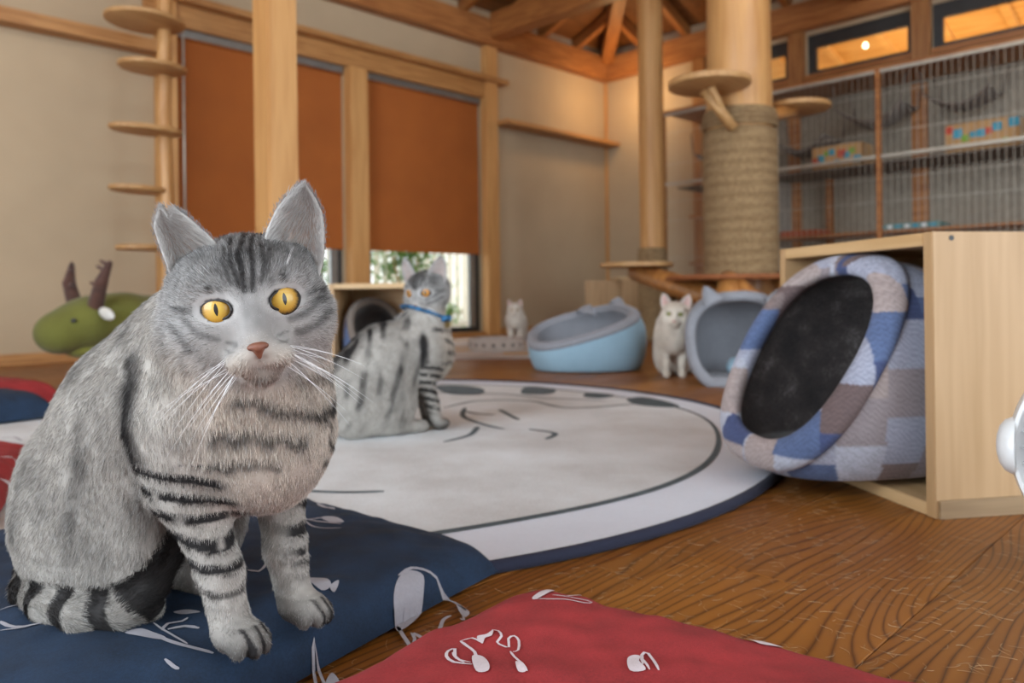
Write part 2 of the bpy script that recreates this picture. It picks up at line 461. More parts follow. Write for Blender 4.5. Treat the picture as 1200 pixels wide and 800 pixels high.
mRaf = wood('rafter_timber', (.40, .155, .04), (.24, .08, .02), 0)
for k in range(1, 17):
    d = k * .455
    if YL - .0 - d > Y0:                           # rafters off the right wall run along -X
        n = min(d, 3.4); yk = YL - d
        bar('rafter', (XR, yk, ZP + .045), (XR - n, yk, ZP + .045 + SL * n), .06, .09, mRaf, ceil)
    if XR - d > X0:
        n = min(d, 3.4); xk = XR - d
        bar('rafter', (xk, YL, ZP + .045), (xk, YL - n, ZP + .045 + SL * n), .06, .09, mRaf, ceil)
bar('hip_rafter', (XR, YL, ZP - .02), (XR - 3.4, YL - 3.4, ZP - .02 + SL * 3.4), .11, .16, mRaf, ceil)

def tb(n, lo, hi, mat, bev=.004): o = boxo('trim_%d' % n, lo, hi, mat, bev=bev); return tag(o, kind='structure')
tb(1, (X0, YL - .09, 2.32), (XR, YL + .02, 2.53), mRoofX)          # wall plates
tb(2, (XR - .09, Y0, 2.32), (XR + .02, YL - .09, 2.53), mRoofY)
tb(3, (1.60, YL - .035, 1.90), (4.34, YL, 2.03), mWoodX)           # lintel over both windows
tb(4, (1.60, YL - .10, 2.03), (4.42, YL, 2.07), mWoodX)
tb(5, (X0, YL - .11, 1.70), (1.70, YL, 1.77), mWoodX)
tb(6, (4.33, YL - .17, 1.70), (XR, YL, 1.735), mWoodX)             # shelf rail to the corner
tb(7, (1.66, YL - .06, 0), (1.77, YL + .02, 2.32), mWood)
tb(8, (2.93, YL - .06, 0), (3.075, YL + .03, 1.90), mWood)
tb(9, (4.20, YL - .06, 0), (4.33, YL + .02, 2.32), mWood)
tb(10, (XR - .025, YL - .025, 0), (XR, YL, 2.32), mWood)
tb(11, (1.77, YL - .03, .0), (4.20, YL + .10, .035), mWoodX)       # low sill
n_t = 12
mPostD = wood('brown_post', (.36, .16, .05), (.24, .09, .026), 2)
for yy in (3.48, 2.63, 1.74, .84):
    tb(n_t, (XR - .06, yy - .06, 0), (XR, yy + .06, 2.32), mPostD); n_t += 1
tb(n_t, (XR - .03, Y0, 1.94), (XR, 3.48, 1.98), mRoofY); n_t += 1
bs = boxo('baseboard_left', (X0, YL - .012, 0), (1.66, YL, .055), mWoodX); tag(bs, kind='structure')
bs = boxo('baseboard_left', (4.33, YL - .012, 0), (XR, YL, .055), mWoodX); tag(bs, kind='structure')
bs = boxo('baseboard_right', (XR - .012, Y0, 0), (XR, YL, .055), mWoodY); tag(bs, kind='structure')

# cross beams at the row of posts
def beam(a, b, w, h, label):
    o = bar('cross_beam', a, b, w, h, mRaf); tag(o, label, 'beam'); return o
beam((4.28, YL - .09, 2.47), (4.28, -2.9, 2.47), .12, .20, 'heavy brown cross beam running from the left wall over the tall octagonal post')
beam((XR - .09, 2.09, 2.50), (-2.9, 2.09, 2.50), .12, .18, 'heavy brown roof beam passing behind the thick round log pillar')

# the two sash windows
mGlass, tg, bg = nt('window_glass'); setin(bg, Roughness=.02); bg.inputs['Transmission Weight'].default_value = 1; bg.inputs['IOR'].default_value = 1.02
def window(n, x0, x1):
    f = boxo('window_%d' % n, (x0, YL + .055, .035), (x1, YL + .10, .075), mDark); tag(f, kind='structure')
    boxo('window_frame', (x0, YL + .055, .075), (x0 + .035, YL + .10, 1.9), mDark, f)
    boxo('window_frame', (x1 - .05, YL + .055, .075), (x1, YL + .10, 1.9), mDark, f)
    boxo('window_frame', (x0, YL + .055, 1.86), (x1, YL + .10, 1.95), mDark, f)
    boxo('sash', (x1 - .105, YL + .045, .075), (x1 - .052, YL + .075, 1.86), mAlu, f)
    if n == 2: boxo('sash', (x0 + .04, YL + .045, .075), (x0 + .08, YL + .075, 1.86), mAlu, f)
    boxo('sash', (x0 + (x1 - x0) * .5 - .02, YL + .08, .075), (x0 + (x1 - x0) * .5 + .02, YL + .10, 1.86), mAlu, f) if n == 1 else None
    boxo('pane', (x0 + .03, YL + .074, .07), (x1 - .05, YL + .077, 1.87), mGlass, f)
window(1, 1.77, 2.93); window(2, 3.075, 4.20)

# roller blinds
mBlind, t, b = nt('rust_orange_blind'); v = coords(t)
sp = N(t, 'ShaderNodeSeparateXYZ'); t.links.new(v, sp.inputs[0])
wv = mth(t, 'ADD', mth(t, 'SINE', mth(t, 'MULTIPLY', sp.outputs[2], 900)), mth(t, 'SINE', mth(t, 'MULTIPLY', sp.outputs[0], 900)))
f = mth(t, 'ADD', mth(t, 'MULTIPLY', noise(t, v, 3, 2), .8), mth(t, 'MULTIPLY', wv, .05))
t.links.new(ramp(t, f, [(.2, (.34, .095, .015)), (.7, (.44, .13, .021))]), b.inputs['Base Color']); setin(b, Roughness=.85)
b.inputs['Transmission Weight'].default_value = 0.0
tr = N(t, 'ShaderNodeBsdfTranslucent'); tr.inputs[0].default_value = (.62, .20, .03, 1)
mixs = N(t, 'ShaderNodeMixShader'); mixs.inputs[0].default_value = .10
t.links.new(b.outputs[0], mixs.inputs[1]); t.links.new(tr.outputs[0], mixs.inputs[2]); t.links.new(mixs.outputs[0], t.nodes['Material Output'].inputs[0])
def blind(x0, x1, label):
    e = empty('roller_blind', ((x0 + x1) / 2, YL + .03, 1.9), 0, label, 'blind', 'roller blinds in the left wall')
    w = (x1 - x0) / 2
    boxo('fabric_sheet', (-w, .0, -1.235), (w, .0016, -.02), mBlind, e)
    boxo('bottom_bar', (-w, -.004, -1.25), (w, .008, -1.232), mBlind, e, .001)
    boxo('head_rail', (-w, -.03, -.045), (w, .03, 0), mAlu, e, .004)
    tubeo('fabric_roll', [(-w, 0, -.035), (w, 0, -.035)], .02, mBlind, e)
blind(1.778, 2.915, 'long rust-orange roller blind behind the square post and the front cat')
blind(3.09, 4.185, 'rust-orange roller blind right of the square post, garden showing below it')
tubeo('blind_pull_rod', [(1.80, YL - .07, 1.84), (1.80, YL - .065, .55)], .007, mWire, None, 8)
tag(bpy.data.objects['blind_pull_rod'], 'thin pale pull rod hanging beside the long orange blind', 'rod')

# outside: gravel, fence, shrub
g = boxo('ground', (-1, YL + T, -.25), (9, 9.5, -.06), plain('pale_gravel', (.62, .58, .5), .9, .2, 60, .3)); tag(g, kind='structure')
mSlat = plain('cream_fence_slat', (.70, .66, .56), .6, .05)
fe = empty('garden_fence', (4.6, 6.3, -.06), 0, 'cream slatted fence outside the window below the orange blind', 'fence')
for i in range(44):
    boxo('slat', (-.042, -.01, 0.05), (.042, .01, 1.6), mSlat, fe, loc=(-2.6 + i * .105, 0, 0))
for z in (.18, 1.3): boxo('rail', (-2.7, .012, z), (2.1, .04, z + .06), mSlat, fe)
for x in (-2.2, -.5, 1.2): boxo('fence_post', (x, .04, -.02), (x + .06, .10, 1.62), mSlat, fe)
kb = boxo('garden_kerb', (1.5, 6.0, -.06), (6.5, 6.15, .06), plain('kerb_stone', (.5, .46, .4), .9, .15, 20)); tag(kb, 'low stone kerb in front of the cream garden fence', 'kerb')
mLeaf = plain('shrub_leaf', (.16, .30, .07), .5, .35, 9)
def shrub(loc, n, rx, rz, seed, label):
    r_ = random.Random(seed); e = empty('garden_shrub', loc, 0, label, 'shrub')
    bm = bmesh.new()
    for _ in range(n):
        p = Vector((r_.gauss(0, rx * .45), r_.gauss(0, rx * .4), rz + r_.gauss(0, rx * .42)))
        d = Vector((r_.uniform(-1, 1), r_.uniform(-1, 1), r_.uniform(-.4, .8))).normalized(); s_ = d.cross(Vector((0, 0, 1))).normalized() * .016
        L = r_.uniform(.05, .09)
        q = [bm.verts.new(p), bm.verts.new(p + d * L * .5 + s_), bm.verts.new(p + d * L), bm.verts.new(p + d * L * .5 - s_)]
        bm.faces.new(q)
    tag(bm_obj('foliage', bm, mLeaf, e), kind='stuff')
    for k in range(4):
        a = k * 1.7; tubeo('stem', [(0, 0, 0), (math.cos(a) * .05, math.sin(a) * .05, rz * .6), (math.cos(a) * rx * .4, math.sin(a) * rx * .4, rz)], [.012, .009, .004], mTrunk, e, 6)
shrub((4.0, 5.3, -.06), 1300, .36, .72, 3, 'leafy green shrub outside the window, right of the sitting grey cat head')
shrub((3.2, 5.55, -.06), 500, .22, .58, 8, 'smaller green shrub outside the window, left of the leafy one')
shrub((4.75, 5.65, -.06), 250, .16, .22, 5, 'tuft of low green leaves at the foot of the garden fence')

# room beyond the clerestory windows
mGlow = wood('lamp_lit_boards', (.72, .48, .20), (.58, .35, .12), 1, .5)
nb = mesh('ceiling_next_room', [(XR + T, -1, 2.75), (XR + T, 5, 2.75), (XR + 2.4, 5, 2.15), (XR + 2.4, -1, 2.15), (XR + 2.4, 5, 1.2), (XR + 2.4, -1, 1.2)], [(0, 1, 2, 3), (3, 2, 4, 5)])
o = link('ceiling_next_room', nb, mGlow); tag(o, kind='structure')
md = o.modifiers.new('t', 'SOLIDIFY'); md.thickness = .02
for i in range(12):
    yb = -.8 + i * .455
    boxo('batten', (-.0, -.03, -.03), (2.3, .03, 0), mGlow, o, loc=(XR + T + .02, yb, 2.73), rot=(0, math.atan(.25), 0))
tag(boxo('wall_next_room', (XR + T, -1, 1.2), (XR + 2.5, 5, 1.25), mGlow), kind='structure')
point('next_room_light', (XR + .9, 2.0, 1.75), 24, (1.0, .70, .36), .1)
point('next_room_light', (XR + .9, .6, 1.75), 20, (1.0, .70, .36), .1)
mBulb, t, b = nt('lit_bulb'); b.inputs['Emission Color'].default_value = (1, .8, .5, 1); b.inputs['Emission Strength'].default_value = 7
tag(latheo('hanging_bulb', [(0, -.022), (.016, -.016), (.021, 0), (.016, .016), (.007, .028), (0, .03)], mBulb, None, 16, loc=(6.75, 2.47, 2.40)), 'small glowing bulb seen through the middle high window', 'lamp')
for i, (a, b_) in enumerate(CL):
    f = boxo('window_%d' % (i + 3), (XR + .02, a, 1.98), (XR + .06, b_, 2.015), mDark); tag(f, kind='structure')
    boxo('window_frame', (XR + .02, a, 2.19), (XR + .06, b_, 2.29), mDark, f)
    boxo('window_frame', (XR + .02, a, 2.015), (XR + .06, a + .045, 2.19), mDark, f)
    boxo('window_frame', (XR + .02, b_ - .06, 2.015), (XR + .06, b_, 2.19), mDark, f)
    boxo('pane', (XR + .038, a + .04, 2.01), (XR + .041, b_ - .05, 2.2), mGlass, f)

# ================================================================== POSTS, PILLAR, TOWERS
p = boxo('square_post', (-.068, -.068, 0), (.068, .068, 2.55), mWood, None, .006, loc=(1.61, 3.02, 0))
tag(p, 'square knotty cedar post standing behind the front grey cat', 'post')

OP = C(.965, 5.25)            # octagonal post
e = empty('round_post', OP, 0, 'tall planed post with sisal rope wound round its foot, left of the log pillar', 'post')
latheo('shaft', [(0, 0), (.088, 0), (.088, 2.9), (0, 2.9)], mWood, e, 10)
latheo('rope_wrap', [(.09, 0), (.10, .01), (.102, .60), (.093, .625), (.088, .63)], mRope, e, 32)

PP = C(1.255, 4.2)            # thick log pillar
e = pil = empty('log_pillar', PP, 0, 'thick peeled log pillar wound with sisal rope, carrying round perches', 'pillar')
bm = bmesh.new(); bm.free()
prof = [(0, 0), (.19, 0), (.185, .3), (.175, 1.3), (.17, 1.6), (.165, 2.3), (.165, 3.3), (0, 3.3)]
latheo('trunk', prof, mTrunk, e, 40)
rw = [(.19, .40)]
z = .41
while z < 1.19:
    rw += [(.197, z), (.2, z + .006), (.197, z + .012)]; z += .0135
rw += [(.18, 1.2)]
latheo('rope_wrap', rw, mRope, e, 48)
for zz, rr in ((1.22, .198), (1.245, .2), (1.27, .196), (1.292, .188)):
    pr = [(rr + .013 * math.cos(a) - .006, zz + .013 * math.sin(a)) for a in [2 * PI * q / 10 for q in range(11)]]
    latheo('rope_coil', pr, mRope, e, 40)
# plate and roots at its foot
st = empty('root_foot', C(1.17, 4.05) - PP); st.parent = pil
def L2(lat, z, h, base): v = C(lat, z, h) - base; return v
sb = C(1.17, 4.05)
bm = bmesh.new(); lathe_bm(bm, [(0, .385), (.40, .385), (.41, .395), (.40, .41), (0, .41)], 40, 1, .8)
bm_obj('plate', bm, mPlate, st)
tubeo('root', [L2(1.02, 3.8, .0, sb), L2(1.02, 3.75, .12, sb), L2(1.05, 3.72, .25, sb), L2(1.07, 3.75, .36, sb), L2(1.1, 3.9, .385, sb)], [.09, .075, .07, .065, .05], mLogX, st, 16)
tubeo('root', [L2(1.34, 3.85, .38, sb), L2(1.33, 3.72, .30, sb), L2(1.24, 3.66, .25, sb), L2(1.14, 3.68, .31, sb), L2(1.1, 3.72, .37, sb)], [.04, .04, .038, .035, .03], mLogX, st, 14)
tubeo('root', [L2(1.45, 3.95, .36, sb), L2(1.5, 3.8, .28, sb), L2(1.56, 3.7, .15, sb), L2(1.62, 3.68, 0, sb)], [.05, .06, .06, .07], mLogX, st, 14)
# slanting branch with a round step
def disc(name, loc, r, th, mat, parent=None, sy=1.0, rz=0):
    return latheo(name, [(0, -th/2), (r - .01, -th/2), (r, -th/2 + .006), (r, th/2 - .006), (r - .008, th/2), (0, th/2)], mat, parent, 48, 1, sy, loc=loc, rot=(0, 0, rz))
sb = C(.80, 4.6)
e = empty('branch_step', sb - PP); e.parent = pil
disc('step_disc', L2(.74, 4.55, .49, sb), .215, .028, mDisc, e)
tubeo('branch', [L2(.74, 4.6, .455, sb), L2(.88, 4.35, .385, sb), L2(1.05, 4.0, .30, sb), L2(1.1, 3.92, .25, sb)], [.055, .062, .068, .07], mLogX, e, 20)
# two discs carried on the pillar
sb = C(1.06, 3.95)
e = empty('perch', C(1.03, 3.95, 1.35) - PP); e.parent = pil
b0 = C(1.03, 3.95, 1.35)
disc('perch_disc', C(1.02, 3.92, 1.385) - b0, .207, .035, mDisc, e)
tubeo('strut', [C(1.0, 3.95, 1.365) - b0, C(1.16, 3.98, 1.17) - b0], .028, mDisc, e, 12)
tubeo('strut', [C(1.02, 3.88, 1.36) - b0, C(1.15, 4.02, 1.20) - b0], .018, mDisc, e, 10)
b0 = C(1.52, 4.3, 1.36)
e = empty('perch', b0 - PP); e.parent = pil
disc('perch_disc', C(1.66, 4.45, 1.385) - b0, .19, .032, mDisc, e)
tubeo('strut', [C(1.62, 4.4, 1.36) - b0, C(1.35, 4.25, 1.28) - b0], .04, mLogX, e, 12)

# low bench by the corner
b0 = C(.80, 5.9)
e = empty('bench_box', b0, 0, 'low pale wooden box unit behind the rope-footed post', 'box')
boxo('side_panel', (-.02, -.19, 0), (.0, .19, .42), mPine, e, loc=C(.72, 5.55) - b0, rot=(0, 0, math.radians(45)))
boxo('front_panel', (0, -.01, 0), (.18, .01, .42), mPine, e, loc=C(.78, 5.42) - b0, rot=(0, 0, math.radians(-45)))
boxo('top_panel', (-.02, -.0, .42), (.5, .4, .44), mPineX, e, loc=C(.76, 5.42) - b0, rot=(0, 0, math.radians(-45)))
boxo('side_panel', (.48, 0, 0), (.5, .4, .42), mPine, e, loc=C(.76, 5.42) - b0, rot=(0, 0, math.radians(-45)))
boxo('back_panel', (0, .38, 0), (.48, .4, .42), mPine, e, loc=C(.76, 5.42) - b0, rot=(0, 0, math.radians(-45)))

# cat climbing tower by the left wall
b0 = C(-1.80, 4.0)
e = empty('climbing_tower', b0, 0, 'slim log climbing tower with five round steps at the left wall', 'cat tower')
tubeo('pole', [(0, 0, 0), (.01, 0, .7), (0, .01, 1.3), (.012, 0, 1.9), (.03, 0, 2.55)], [.04, .038, .036, .035, .032], mTrunk, e, 16)
for lat, dz, h, r, rz, sy in ((-1.87, -.10, .585, .13, 0, .8), (-1.90, -.06, .885, .165, .3, .62), (-1.85, -.09, 1.185, .18, 0, .6), (-1.81, -.10, 1.50, .165, .0, .8), (-1.845, -.10, 1.735, .195, .2, .9)):
    disc('step_disc', C(lat, 4.0 + dz, h) - b0, r, .026, mDisc, e, sy, rz)
tubeo('top_arm', [(-.12, -.02, 2.2), (.1, .0, 2.22)], .02, mTrunk, e, 8)

# ================================================================== CAGES
XC = 5.25
cg = empty('cat_cage', (XC, 1.8, 0), 0, 'long wire-fronted cage wall below the high windows', 'cage')
def cb(n, lo, hi, mat, bev=.0): return boxo(n, (lo[0] - XC, lo[1] - 1.8, lo[2]), (hi[0] - XC, hi[1] - 1.8, hi[2]), mat, cg, bev)
for yy in (3.50, 2.66, 1.845, 1.0, .15): cb('upright', (XC - .015, yy - .014, 0), (XC + .015, yy + .014, 1.77), mRoofY)
bm = bmesh.new()
yy = .17
while yy < 3.49:
    add_box(bm, (-.0012, yy - 1.8 - .0012, .02), (.0012, yy - 1.8 + .0012, 1.76)); yy += .040
for z in (.25, .6, .9, 1.05, 1.35, 1.6): add_box(bm, (-.003, .15 - 1.8, z - .0017), (.0, 3.5 - 1.8, z + .0017))
tag(bm_obj('wire_mesh', bm, mWire, cg), kind='stuff')
for z in (.03, 1.195, 1.75): cb('rail', (XC - .012, .15, z - .011), (XC + .012, 3.5, z + .011), mWire, .002)
cb('shelf_board', (XC + .03, .2, 1.155), (XC + .50, 3.4, 1.165), plain('grey_shelf', (.13, .10, .08), .7))
cb('shelf_board', (XC + .03, .2, .70), (XC + .40, 2.60, .715), mRoofY)
cb('shelf_board', (XC + .2, 2.7, .55), (XC + .50, 3.4, .57), mRoofY)
cb('shelf_board', (XC + .2, 2.7, .93), (XC + .50, 3.4, .95), mRoofY)
cb('back_panel', (XR - .075, .2, .0), (XR - .065, 3.4, 1.92), plain('cage_back_shade', (.27, .23, .18), .8))  # panel added behind the cages, its dark colour stands in for interior shade
cb('top_panel', (XC + .0, .15, 1.765), (XR - .07, 3.5, 1.785), mRoofY)  # solid top added to shade the inside of the cages
cb('divider', (XC + .03, 2.65, .02), (XC + .5, 2.67, 1.15), plain('grey_divider', (.32, .28, .24), .8))
for yy in (2.63, 1.74, .84): cb('rear_post', (XR - .098, yy - .05, 0), (XR - .076, yy + .05, 1.74), mRoofY)
for yy in (2.35, 3.1): cb('inner_post', (XC + .42, yy - .02, 0), (XC + .46, yy + .02, 1.15), mRoofY)
# patterned boxes on the cage shelf
mTan = plain('tan_card', (.45, .26, .11), .8, .08)
cols = {'blue': plain('print_blue', (.06, .30, .42), .8), 'green': plain('print_green', (.20, .36, .05), .8), 'red': plain('print_red', (.5, .07, .04), .8)}
def pbox(cy_, w, h, z0, label, seed):
    r_ = random.Random(seed)
    e = empty('patterned_box', (XC + .13, cy_, z0), 0, label, 'box')
    boxo('tray', (-.08, -w / 2, 0), (.14, w / 2, h := h * 1.35), mTan, e, .006)
    for i in range(9):
        yy = -w / 2 + .03 + (w - .06) * i / 8; zz = r_.uniform(.03, h - .03); rr = r_.uniform(.016, .028)
        boxo('printed_dot', (-.0825, yy - rr, zz - rr), (-.0795, yy + rr, zz + rr), cols[['blue', 'green', 'blue', 'red', 'blue'][i % 5]], e, .001)
pbox(2.14, .34, .115, 1.168, 'tan box with blue and green dots on the cage shelf, left of the brown upright', 1)
pbox(1.27, .40, .13, 1.168, 'tan box with coloured dots on the cage shelf, rightmost', 2)
# pads on the lower shelf
def pad(yc, w, z0, c, label, dots):
    e = empty('cage_pad', (XC + .18, yc, z0), 0, label, 'cushion')
    boxo('pad', (-.12, -w / 2, 0), (.12, w / 2, .04), c, e, .015)
    for i in range(dots): boxo('printed_patch', (-.122, -w / 2 + .03 + i * w / dots, .008), (-.118, -w / 2 + .06 + i * w / dots, .03), [cols['blue'], mWhite][i % 2], e)
pad(1.68, .36, .717, plain('teal_pad', (.15, .26, .24), .8), 'teal patterned pad on the lower cage shelf', 7)
pad(2.42, .30, .717, plain('red_pad', (.38, .09, .04), .8), 'flat red pad on the lower cage shelf, left end', 0)
# hammocks
mHam = fabric('grey_brown_hammock', (.16, .13, .11))
def hammock(x, yc, z, w, drop, label):
    bm = bmesh.new(); n = 10; g = []
    for i in range(n + 1):
        r_ = []
        for j in range(n + 1):
            u = i / n * 2 - 1; v_ = j / n * 2 - 1
            r_.append(bm.verts.new((v_ * .17 * (1 - .25 * (1 - u * u)), u * w / 2, -drop * (1 - u * u) * (1 - .3 * v_ * v_))))
        g.append(r_)
    for i in range(n):
        for j in range(n): bm.faces.new((g[i][j], g[i+1][j], g[i+1][j+1], g[i][j+1]))
    e = empty('cat_hammock', (x, yc, z), 0, label, 'hammock')
    o = bm_obj('sling', bm, mHam, e, True); md = o.modifiers.new('s', 'SOLIDIFY'); md.thickness = .012
    for sx in (-.17, .17):
        for sy in (-1, 1): tubeo('strap', [(sx, sy * w / 2, 0), (sx * .9, sy * (w / 2 + .03), .18)], .005, mHam, e, 6)
hammock(5.52, 1.95, 1.56, .42, .13, 'dark hammock slung high in the cage right of the brown upright')
hammock(5.52, 2.45, 1.42, .40, .12, 'dark hammock slung in the cage right of the log pillar')
hammock(5.52, 1.42, 1.56, .36, .10, 'dark hammock slung above the rightmost dotted box')
hammock(5.52, 3.08, 1.42, .42, .16, 'grey hammock slung in the cage left of the log pillar')

# ================================================================== SOFT THINGS ON THE FLOOR
def ribbon(name, pts, w, mat, parent, zf, closed=False, w2=None):
    """a flat printed line lying just above the surface zf(x, y)"""
    P = [np.array(p, float) for p in pts]
    Q = []
    n = len(P)
    for i in range(n - 1):                      # Catmull-Rom
        p0 = P[i-1] if i > 0 else P[i]; p1 = P[i]; p2 = P[i+1]; p3 = P[i+2] if i + 2 < n else P[i+1]
        k = max(2, int(np.linalg.norm(p2 - p1) / .006))
        for j in range(k):
            t = j / k
            Q.append(.5 * ((2*p1) + (-p0+p2)*t + (2*p0-5*p1+4*p2-p3)*t*t + (-p0+3*p1-3*p2+p3)*t**3))
    Q.append(P[-1]); V = []; F = []
    m_ = len(Q)
    for i, q in enumerate(Q):
        d = Q[min(i+1, m_-1)] - Q[max(i-1, 0)]; d /= (np.linalg.norm(d) + 1e-9); nn = np.array([-d[1], d[0]])
        t = i / max(m_ - 1, 1)
        ww = (w if w2 is None else w + (w2 - w) * t) * (.35 + .65 * min(1, 6 * min(t, 1 - t) + .2)) / 2
        for s_ in (-1, 0, 1):
            p = q + nn * ww * s_; V.append((p[0], p[1], zf(p[0], p[1])))
    for i in range(m_ - 1):
        for s_ in (0, 1): F.append((3*i+s_, 3*i+1+s_, 3*i+4+s_, 3*i+3+s_))
    return V, F
def blot(poly, zf, step=.006):
    """a filled printed patch: the cells of a fine grid inside the outline"""
    P = np.array(poly, float); lo = P.min(0); hi = P.max(0); V = []; F = []
    c = P.mean(0); rings = 5; n = len(P)
    # star-shaped fill from the middle with concentric rings
    Pd = []
    for i in range(n):
        p0, p1, p2, p3 = P[i-1], P[i], P[(i+1) % n], P[(i+2) % n]
        for t in ((0, .25, .5, .75) if n < 20 else (0, .5)): Pd.append(.5 * ((2*p1) + (-p0+p2)*t + (2*p0-5*p1+4*p2-p3)*t*t + (-p0+3*p1-3*p2+p3)*t**3))
    n = len(Pd)
    V.append((c[0], c[1], zf(*c)))
    for r in range(1, rings + 1):
        for p in Pd:
            q = c + (p - c) * r / rings; V.append((q[0], q[1], zf(*q)))
    for k in range(n): F.append((0, 1 + k, 1 + (k+1) % n))
    for r in range(rings - 1):
        a = 1 + r * n; b = a + n
        for k in range(n): F.append((a+k, b+k, b+(k+1) % n, a+(k+1) % n))
    return V, F
def merge(parts):
    V = []; F = []
    for v, f in parts: F += [tuple(i + len(V) for i in q) for q in f]; V += v
    return V, F

# ---- the round rug
mRugW = fabric('rug_white_pile', (.66, .69, .76), weave=500, var=.05, bmp=.5)
mRugG, t, b = nt('rug_grey_print'); v = coords(t)
f = mth(t, 'ADD', mth(t, 'MULTIPLY', noise(t, v, 3.5, 5, .6), .75), mth(t, 'MULTIPLY', noise(t, v, 300, 2), .25))
t.links.new(ramp(t, f, [(.35, (.50, .49, .48)), (.5, (.62, .63, .63)), (.66, (.72, .75, .77))]), b.inputs['Base Color']); setin(b, Roughness=.95)
bump(t, b, noise(t, v, 500, 2), .5, .001)
mInk = fabric('rug_ink', (.055, .075, .085), weave=400, var=.4, mott=30)
mNavyB = fabric('navy_binding', (.015, .018, .04), weave=500)
RC = C(-.44, 1.82, 0); RR = 1.023
rug = empty('round_rug', RC, 0, 'large round white rug with grey ink drawing and navy bound edge', 'rug')
latheo('pile', [(0, .0), (RR - .01, 0), (RR - .004, .004), (RR - .006, .010), (RR - .02, .012), (0, .012)], mRugW, rug, 128)
bm = bmesh.new()
tube_bm(bm, [(RR * math.cos(a), RR * math.sin(a), .0075) for a in [2*PI*q/120 for q in range(121)]], .0085, 8, False)
bm_obj('bound_edge', bm, mNavyB, rug, True)
zr = lambda x, y: .0128
def rp(px_, py_):      # rug drawing points, given across (right) and away from the middle, metres
    return ((px_ + py_) / R2, (-px_ + py_) / R2)
inner = []
for k in range(72):
    a = 2 * PI * k / 72; r = .90 + .008 * math.sin(3 * a + 1) + .008 * math.sin(7 * a)
    inner.append(rp(r * math.cos(a), r * math.sin(a)))
V, F = blot(inner, lambda x, y: .0124)
link('grey_field', mesh('grey_field', V, F), mRugG, rug)
parts = []
parts.append(ribbon('', inner + inner[:2], .016, None, None, zr))
def rsh(L): return [rp(a - .095, b_ + .38) for a, b_ in L]
for L in ([(0.343, -0.084), (0.431, 0.045), (0.581, 0.031), (0.693, -0.114), (0.916, -0.034)],
          [(0.402, -0.089), (0.407, -0.238), (0.46, -0.359), (0.512, -0.433)], [(0.451, -0.394), (0.437, -0.503), (0.387, -0.579)],
          [(0.497, -0.128), (0.531, -0.248), (0.548, -0.303)], [(0.406, -0.151), (0.442, -0.198), (0.487, -0.216)],
          [(0.19, -0.973), (0.262, -0.987), (0.329, -0.985)], [(0.57, -0.437), (0.626, -0.495), (0.604, -0.564)],
          [(0.05, -.45), (-.05, -.52), (-.2, -.50)], [(-.1, .1), (-.3, .05), (-.42, -.1)], [(.0, .35), (-.2, .36), (-.35, .25)], [(.25, .25), (.5, .2), (.62, .1), (.8, .02)]):
    parts.append(ribbon('', rsh(L), .014, None, None, zr))
for L in ([(0.273, 0.443), (0.37, 0.432), (0.436, 0.33), (0.432, 0.2), (0.349, 0.2), (0.297, 0.3)],
          [(0.583, 0.385), (0.67, 0.306), (0.648, 0.18), (0.562, 0.2)], [(0.772, 0.208), (0.843, 0.139), (0.793, 0.07), (0.747, 0.11)],
          [(0.867, 0.041), (0.922, 0.09), (.975, -.02), (0.985, -0.12), (0.931, -0.12), (0.875, -0.064)],
          [(.0, .5), (.12, .49), (.12, .35), (.02, .33)], [(-.3, .42), (-.18, .46), (-.16, .33), (-.26, .3)]):
    parts.append(blot(rsh(L), zr))
V, F = merge(parts); o = link('ink_drawing', mesh('ink_drawing', V, F), mInk, rug)

